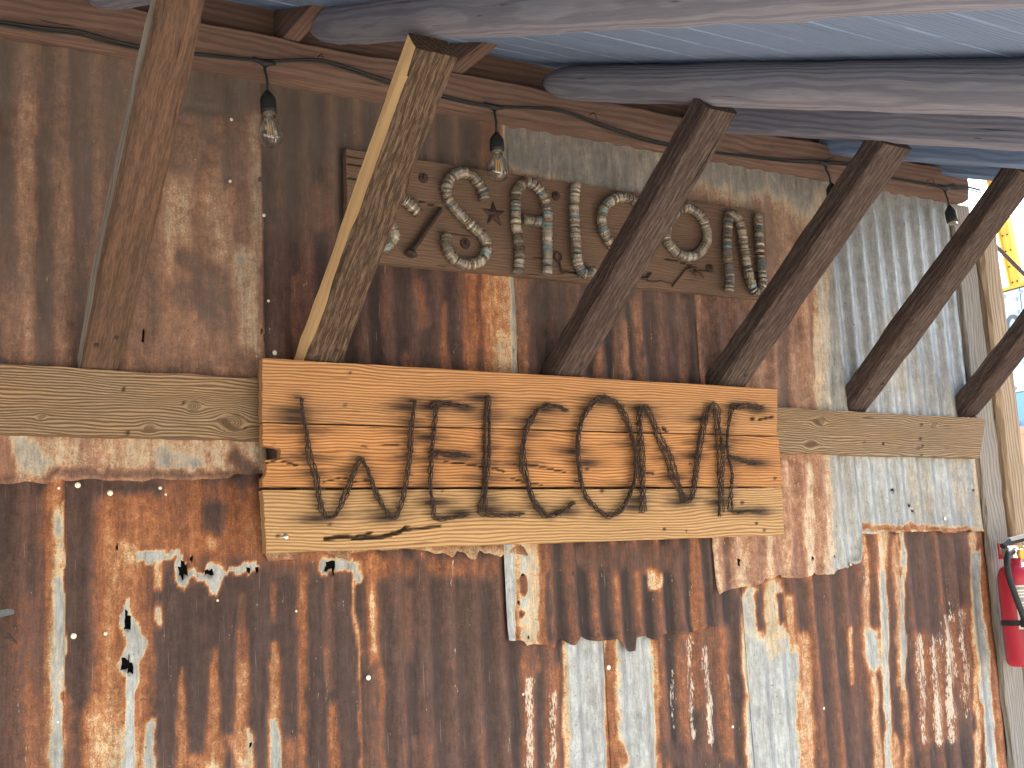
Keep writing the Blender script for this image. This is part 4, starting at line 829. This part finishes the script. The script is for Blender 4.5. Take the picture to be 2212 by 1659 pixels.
def socket(T, S0, S1, bulb, clear=True):
    """T = junction on the cable, S0/S1 = top/bottom of the socket (photo survey)"""
    t = PY(*T, yc - .004); s0 = PY(*S0, yc - .012); s1 = PY(*S1, yc - .014); d = s1 - s0; L = np.linalg.norm(d); d /= L
    parts = [tube([t + np.array([-.028, .004, .006]), t + np.array([-.012, 0, 0]), t + np.array([0, 0, -.004]), t + np.array([.014, 0, 0]), t + np.array([.026, .003, .002])], [.004, .006, .009, .006, .004], 7),
             tube([t, t + np.array([0, 0, -.02]), s0 * .6 + t * .4 + np.array([.002, 0, 0]), s0 + d * .004], [.006, .0032, .003, .0034], 6),
             tube([s0, s0 + d * .006, s0 + d * .014, s0 + d * .020, s0 + d * L * .9, s0 + d * L], [.005, .009, .015, .018, .0185, .0175], 12)]
    V, F = join(parts); o = mk('socket', np.array(V) - t, F, M_black, sl_, smooth=True); o.location = t - slo
    for r_, (a, b_) in enumerate([(0, 0)]): pass
    V, F = tube([s1, s1 + d * .008], .0135, 12); mk('bulb_cap', np.array(V) - t, F, M_brass, o)
    if bulb:
        prof_ = [(0, .0125), (.008, .014), (.022, .021), (.036, .0265), (.048, .028), (.060, .0255), (.069, .018), (.074, .009), (.0755, .002)]
        b0 = s1 + d * .006
        V, F = tube([b0 + d * a for a, _ in prof_], [r_ for _, r_ in prof_], 20)
        V2, F2 = tube([b0 + d * (a * .975 + .001) for a, _ in prof_], [max(.001, r_ - .0008) for _, r_ in prof_], 20)
        mk('glass_bulb', *[(np.array(v) - t) if i_ == 0 else v for i_, v in enumerate(join([(V, F), (V2, [f[::-1] for f in F2])]))], M_glass, o, smooth=True)
        sx_ = np.array([1., 0, 0]); fl = []
        for kx in (-.008, -.003, .003, .008): fl.append(tube([b0 + d * .014 + sx_ * kx * .7, b0 + d * .050 + sx_ * kx + np.array([0, -.003 * (1 if abs(kx) > .005 else -1), 0])], .0011, 5))
        V, F = join(fl); mk('filament', np.array(V) - t, F, M_fil, o)
        V, F = join([tube([b0, b0 + d * .018], [.007, .003], 8), tube([b0 + d * .051 - sx_ * .010, b0 + d * .052 + sx_ * .010], .0016, 5)]); mk('bulb_stem', np.array(V) - t, F, M_chrome, o)
socket((572, 134), (577, 196), (581, 244), True)
socket((1068, 230), (1072, 286), (1074, 326), True)
socket((1783, 352), (1795, 396), (1800, 428), False)
socket((2041, 406), (2050, 444), (2058, 480), False)
# hooks / staples holding the cable
for X, Y in [(696, 124), (1284, 250), (1799, 345), (2014, 392), (2060, 402)]:
    q = PY(X, Y, yc); V, F = tube([q + np.array([-.004, .018, .008]), q + np.array([-.004, -.006, .006]), q + np.array([.0, -.008, -.006]), q + np.array([.005, -.004, -.012])], .0013, 5)
    mk('hook', np.array(V) - slo, F, M_iron, sl_)

# ------------------------------------------------------------ corner of the building, right end
def vbar(name, x0, x1, y0, y1, z0, z1, mat, seed, label, cat, jit=.0025, lean=0.):
    return add_bar(name, ((x0 + x1) / 2, (y0 + y1) / 2, z0), ((x0 + x1) / 2 + lean, (y0 + y1) / 2, z1), rect(x1 - x0, y1 - y0), mat, seed, n=70, jit=jit, side=(XA, np.array([0, 1., 0])), label=label, cat=cat)
vbar('trim_board', 3.285, 3.375, -.030, -.006, -1.62, 1.18, M_greywood, 91, 'grey trim board along the right end of the corrugated wall', 'board', .006)
vbar('corner_post', 3.385, 3.480, -.050, .040, -1.62, 1.15, M_post, 92, 'pale weathered corner post behind the fire extinguisher', 'post', .003)
V, F = box(3.30, 3.38, .02, 3.0, -1.62, 1.3)
o = mk('side_wall', V, F, M_beige); tag(o, 'plain board side wall running back from the corner post', 'wall')

# fire extinguisher
ec = PY(2203, 1300, -.115); ex = thing('fire_extinguisher', 'red fire extinguisher with black hose hanging on the corner post', 'fire extinguisher', loc=(ec[0], ec[1], PY(2203, 1440, -.115)[2]))
zt = PY(2203, 1215, -.115)[2] - ex.location.z; R_ = .058
pr_ = [(R_ * .80, 0), (R_ * .95, .006), (R_, .018), (R_, zt * .84), (R_ * .95, zt * .90), (R_ * .78, zt * .955), (R_ * .5, zt * .985), (R_ * .34, zt), (R_ * .34, zt + .012)]
V, F = lathe(pr_, 40); body = mk('cylinder', V, F, M_red, ex, smooth=True)
V, F = join([lathe([(.016, zt + .012), (.018, zt + .018), (.018, zt + .040), (.012, zt + .046)], 16), box(-.045, .05, -.013, .013, zt + .046, zt + .052), box(-.045, -.035, -.013, .013, zt + .02, zt + .046)]); mk('valve', V, F, M_chrome, ex)
V, F = join([tube([(-.052, 0, zt + .052), (-.02, 0, zt + .066), (.03, 0, zt + .072), (.085, 0, zt + .082)], [.010, .012, .012, .010], 6), tube([(-.03, 0, zt + .03), (.03, 0, zt + .028), (.085, 0, zt + .02)], [.008, .009, .008], 6)]); mk('lever', V, F, M_black, ex)
V, F = lathe([(.001, -.004), (.014, -.004), (.016, 0), (.014, .004)], 20); mk('gauge', [(a + .004, c - .024, b_ + zt + .026) for a, b_, c in V], F, M_yellow, ex)
hp = resample([(-.02, -.01, zt + .034), (-.05, -.022, zt + .036), (-.078, -.030, zt + .005), (-.082, -.036, zt - .05), (-.074, -.050, zt - .12), (-.060, -.060, zt - .19), (-.052, -.064, zt - .255)], .006)
V, F = tube(hp, .0095, 12); mk('hose', V, F, M_black, ex, smooth=True)
V, F = tube([(-.0535, -.0635, zt - .232), (-.0505, -.0645, zt - .255)], .0112, 12); mk('hose_band', V, F, M_label, ex)
V, F = tube([(-.052, -.064, zt - .25), (-.046, -.066, zt - .300)], [.0085, .0075], 12); mk('nozzle', V, F, M_black, ex)
def arc_patch(a0, a1, z0, z1, r, n=14):
    V = []; F = []
    for k in range(n + 1):
        a = math.radians(a0 + (a1 - a0) * k / n)
        for z in (z0, z1): V.append((r * math.cos(a), r * math.sin(a), z))
    for k in range(n): F.append((2 * k, 2 * k + 2, 2 * k + 3, 2 * k + 1))
    return V, F
V, F = arc_patch(207, 290, zt * .36, zt * .78, R_ + .0008); lb = mk('label_sheet', V, F, M_label, ex, smooth=True)
rows = []
for k in range(13):
    z = zt * (.39 + .029 * k); rows.append(arc_patch(212, 212 + rc.uniform(40, 66), z, z + (.004 if k % 4 else .009), R_ + .0014, 8))
V, F = join(rows); mk('print_lines', V, F, M_print, lb)
V, F = lathe([(R_ + .0015, -.008), (R_ + .003, -.007), (R_ + .003, .007), (R_ + .0015, .008)], 40); mk('strap', [(a, b_, c + zt * .42) for a, b_, c in V], F, M_black, ex)
V, F = box(-.075, -.038, -.070, -.050, zt * .42 - .011, zt * .42 + .011); mk('strap_buckle', V, F, M_black, ex)
V, F = box(.018, .05, -.03, -.029, zt + .030, zt + .085); mk('inspection_tag', V, F, M_yellow, ex)
q = PY(2164, 1190, -.058); hk = thing('hanger_bracket', 'small red steel hanger bracket screwed to the corner post', 'bracket', loc=q)
V, F = join([box(-.014, .014, -.003, .004, -.026, .024)] + [tube([(-.011 + .0075 * k, -.003, -.012), (-.009 + .0075 * k, -.014, -.022), (-.005 + .0075 * k, -.012, -.028)], .0022, 5) for k in range(4)]); mk('plate', V, F, M_red, hk)
for a, b_ in ((.006, .018), (-.003, -.003)):
    V, F = lathe([(.0045, .003), (.0055, 0)], 10); mk('screw', [(x + a, -.004 - z, y + b_) for x, y, z in V], F, M_chrome, hk)

# black wrought tool at the far left
q0 = PY(-30, 1330, -.07); th = thing('wrought_hook', 'two pronged dark iron hook standing out from the lower left wall', 'hook', loc=q0)
def ploc(L, y): return [PY(a, b_, y) - q0 for a, b_ in L]
def flat(L, y, w1, t1):
    P = np.array(ploc(L, y)); V = []; F = []; n = len(P)
    for i_, p in enumerate(P):
        ww = w1[i_]
        for dy, dz in ((-t1, ww), (-t1, -ww), (t1, -ww), (t1, ww)): V.append(p + np.array([0, dy, dz]))
    for i_ in range(n - 1):
        for k in range(4): F.append((i_ * 4 + k, i_ * 4 + (k + 1) % 4, i_ * 4 + 4 + (k + 1) % 4, i_ * 4 + 4 + k))
    F += [(0, 3, 2, 1), tuple((n - 1) * 4 + k for k in range(4))]; return V, F
mk('prong', *flat([(-60, 1330), (0, 1326), (18, 1322), (30, 1322)], -.07, [.006, .007, .006, .004], .004), M_greysteel, th)
mk('prong', *flat([(-60, 1362), (0, 1368), (20, 1375), (36, 1388)], -.07, [.006, .007, .006, .002], .004), M_iron, th)
mk('shank', *flat([(-62, 1330), (-60, 1345), (-62, 1362)], -.055, [.012, .012, .012], .02), M_iron, th)

# ------------------------------------------------------------ beyond the corner: riveted trailer, yellow gantry, awning
tr = thing('riveted_trailer', 'white and pale blue riveted metal trailer numbered 50 beyond the corner post', 'trailer', loc=(7.0, 1.2, -1.62))
XT = 7.0; y0_, y1_ = -2.5, 3.2
zA, zB = PX(2160, 634, XT)[2] + 1.62, PX(2160, 845, XT)[2] + 1.62; zC = PX(2160, 930, XT)[2] + 1.62; zB = PX(2160, 855, XT)[2] + 1.62
def tb(x0, x1, a, b_, c, d): V, F = box(x0 - XT, x1 - XT, a - 1.2, b_ - 1.2, c, d); return V, F
mk('body', *tb(XT + .02, XT + 2.2, y0_, y1_, .5, zA - .01), M_white, tr)
seams = [y1_, 2.42, 1.75, 1.0, .2, -.6, -1.5, y0_]
for a, b_ in zip(seams, seams[1:]):
    mk('upper_panel', *tb(XT, XT + .019, b_ + .004, a - .004, zB + .004, zA), M_white, tr)
    mk('lower_panel', *tb(XT, XT + .019, b_ + .004, a - .004, zC + .004, zB - .004), M_blue, tr)
mk('skirt', *tb(XT - .03, XT + .019, y0_, y1_, .62, zC - .004), M_beige, tr)
mk('rail', *tb(XT - .045, XT + .0, y0_, y1_, zC - .05, zC + .0), M_beige, tr)
riv = []
for s in seams[1:-1]:
    for z in np.arange(zC + .08, zA, .085): riv.append(((XT - .001), s + .03, z))
for z in (zB + .03, zC + .03, zA - .03):
    for y in np.arange(y0_ + .1, y1_, .13): riv.append((XT - .001, y, z))
R = []
for (x, y, z) in riv: 
    V, F = lathe([(.008, .008), (.014, 0)], 8); R.append(([(x - XT - c, y - 1.2 + a, z + b_) for a, b_, c in V], F))
V, F = join(R); o = mk('rivets', V, F, M_rivet, tr); o['kind'] = 'stuff'
for y in (1.6, -1.6):
    V, F = lathe([(.30, -.1), (.42, -.08), (.42, .08), (.30, .1)], 24); mk('wheel', [(c + .25, a + y - 1.2, b_ + .42) for a, b_, c in V], F, M_black, tr)
cu = bpy.data.curves.new('digits', 'FONT'); cu.body = '50'; cu.size = .27; cu.extrude = .002; cu.materials.append(M_digit)
to = bpy.data.objects.new('painted_number', cu); COL.objects.link(to); dg = bpy.context.evaluated_depsgraph_get()
me = bpy.data.meshes.new_from_object(to.evaluated_get(dg)); bpy.data.objects.remove(to)
no = bpy.data.objects.new('painted_number', me); COL.objects.link(no); no.parent = tr
pn = PX(2138, 752, XT); no.location = (-.006, pn[1] - 1.2, pn[2] + 1.62); no.rotation_euler = (math.radians(90), 0, math.radians(-90))

# yellow awning over the trailer's edge and yellow gantry post behind
aw = thing('woven_awning', 'yellow slatted awning above the riveted trailer', 'awning', loc=(7.3, 1.5, PX(2170, 630, 7.0)[2] + .0))
for k in range(6):
    V, F = box(-.28 + .0, .10, -3, 1.95, .01 + k * .026, .033 + k * .026); V = [(a + k * .12, b_, c) for a, b_, c in V]
    mk('slat', V, F, M_yellow, aw)
gp = thing('gantry_post', 'leaning yellow steel gantry post against the bright sky', 'post', loc=(9.5, 0, -1.62))
pA, pB = PX(2150, 400, 9.5), PX(2206, 660, 9.5)
P0 = pB + (pB - pA) * 1.6; P1 = pA + (pA - pB) * .6; ctr = np.array(gp.location)
def seg(p, q, w_, t_): 
    a = np.array(p) - ctr; b_ = np.array(q) - ctr; V = []
    for e in (a, b_):
        for dx, dy in ((-t_, -w_), (t_, -w_), (t_, w_), (-t_, w_)): V.append(e + np.array([dx, dy, 0]))
    return V, [(0, 3, 2, 1), (4, 5, 6, 7)] + [(k, (k + 1) % 4, 4 + (k + 1) % 4, 4 + k) for k in range(4)]
mk('web', *seg(P0, P1, .045, .012), M_yellow, gp)
off = np.array([0, -.055, 0]); mk('flange', *seg(P0 + off, P1 + off, .009, .03), M_yellow, gp); mk('flange', *seg(P0 - off, P1 - off, .009, .03), M_yellow, gp)
rb = []
for t in np.linspace(0, 1, 26):
    p = P0 + (P1 - P0) * t - ctr
    for dy in (-.025, .025): V, F = lathe([(.006, .006), (.009, 0)], 8); rb.append(([(p[0] - .02 - c, p[1] + dy + a, p[2] + b_) for a, b_, c in V], F))
V, F = join(rb); o = mk('rivets', V, F, M_iron, gp); o['kind'] = 'stuff'
pc = [PX(2120, 500, 6.0), PX(2160, 540, 6.0), PX(2205, 585, 6.0), PX(2290, 665, 6.0)]
o = mk('guy_cable', *tube(resample(pc, .1), .012, 6), M_iron); tag(o, 'dark guy cable slanting down across the bright sky at the right', 'cable')
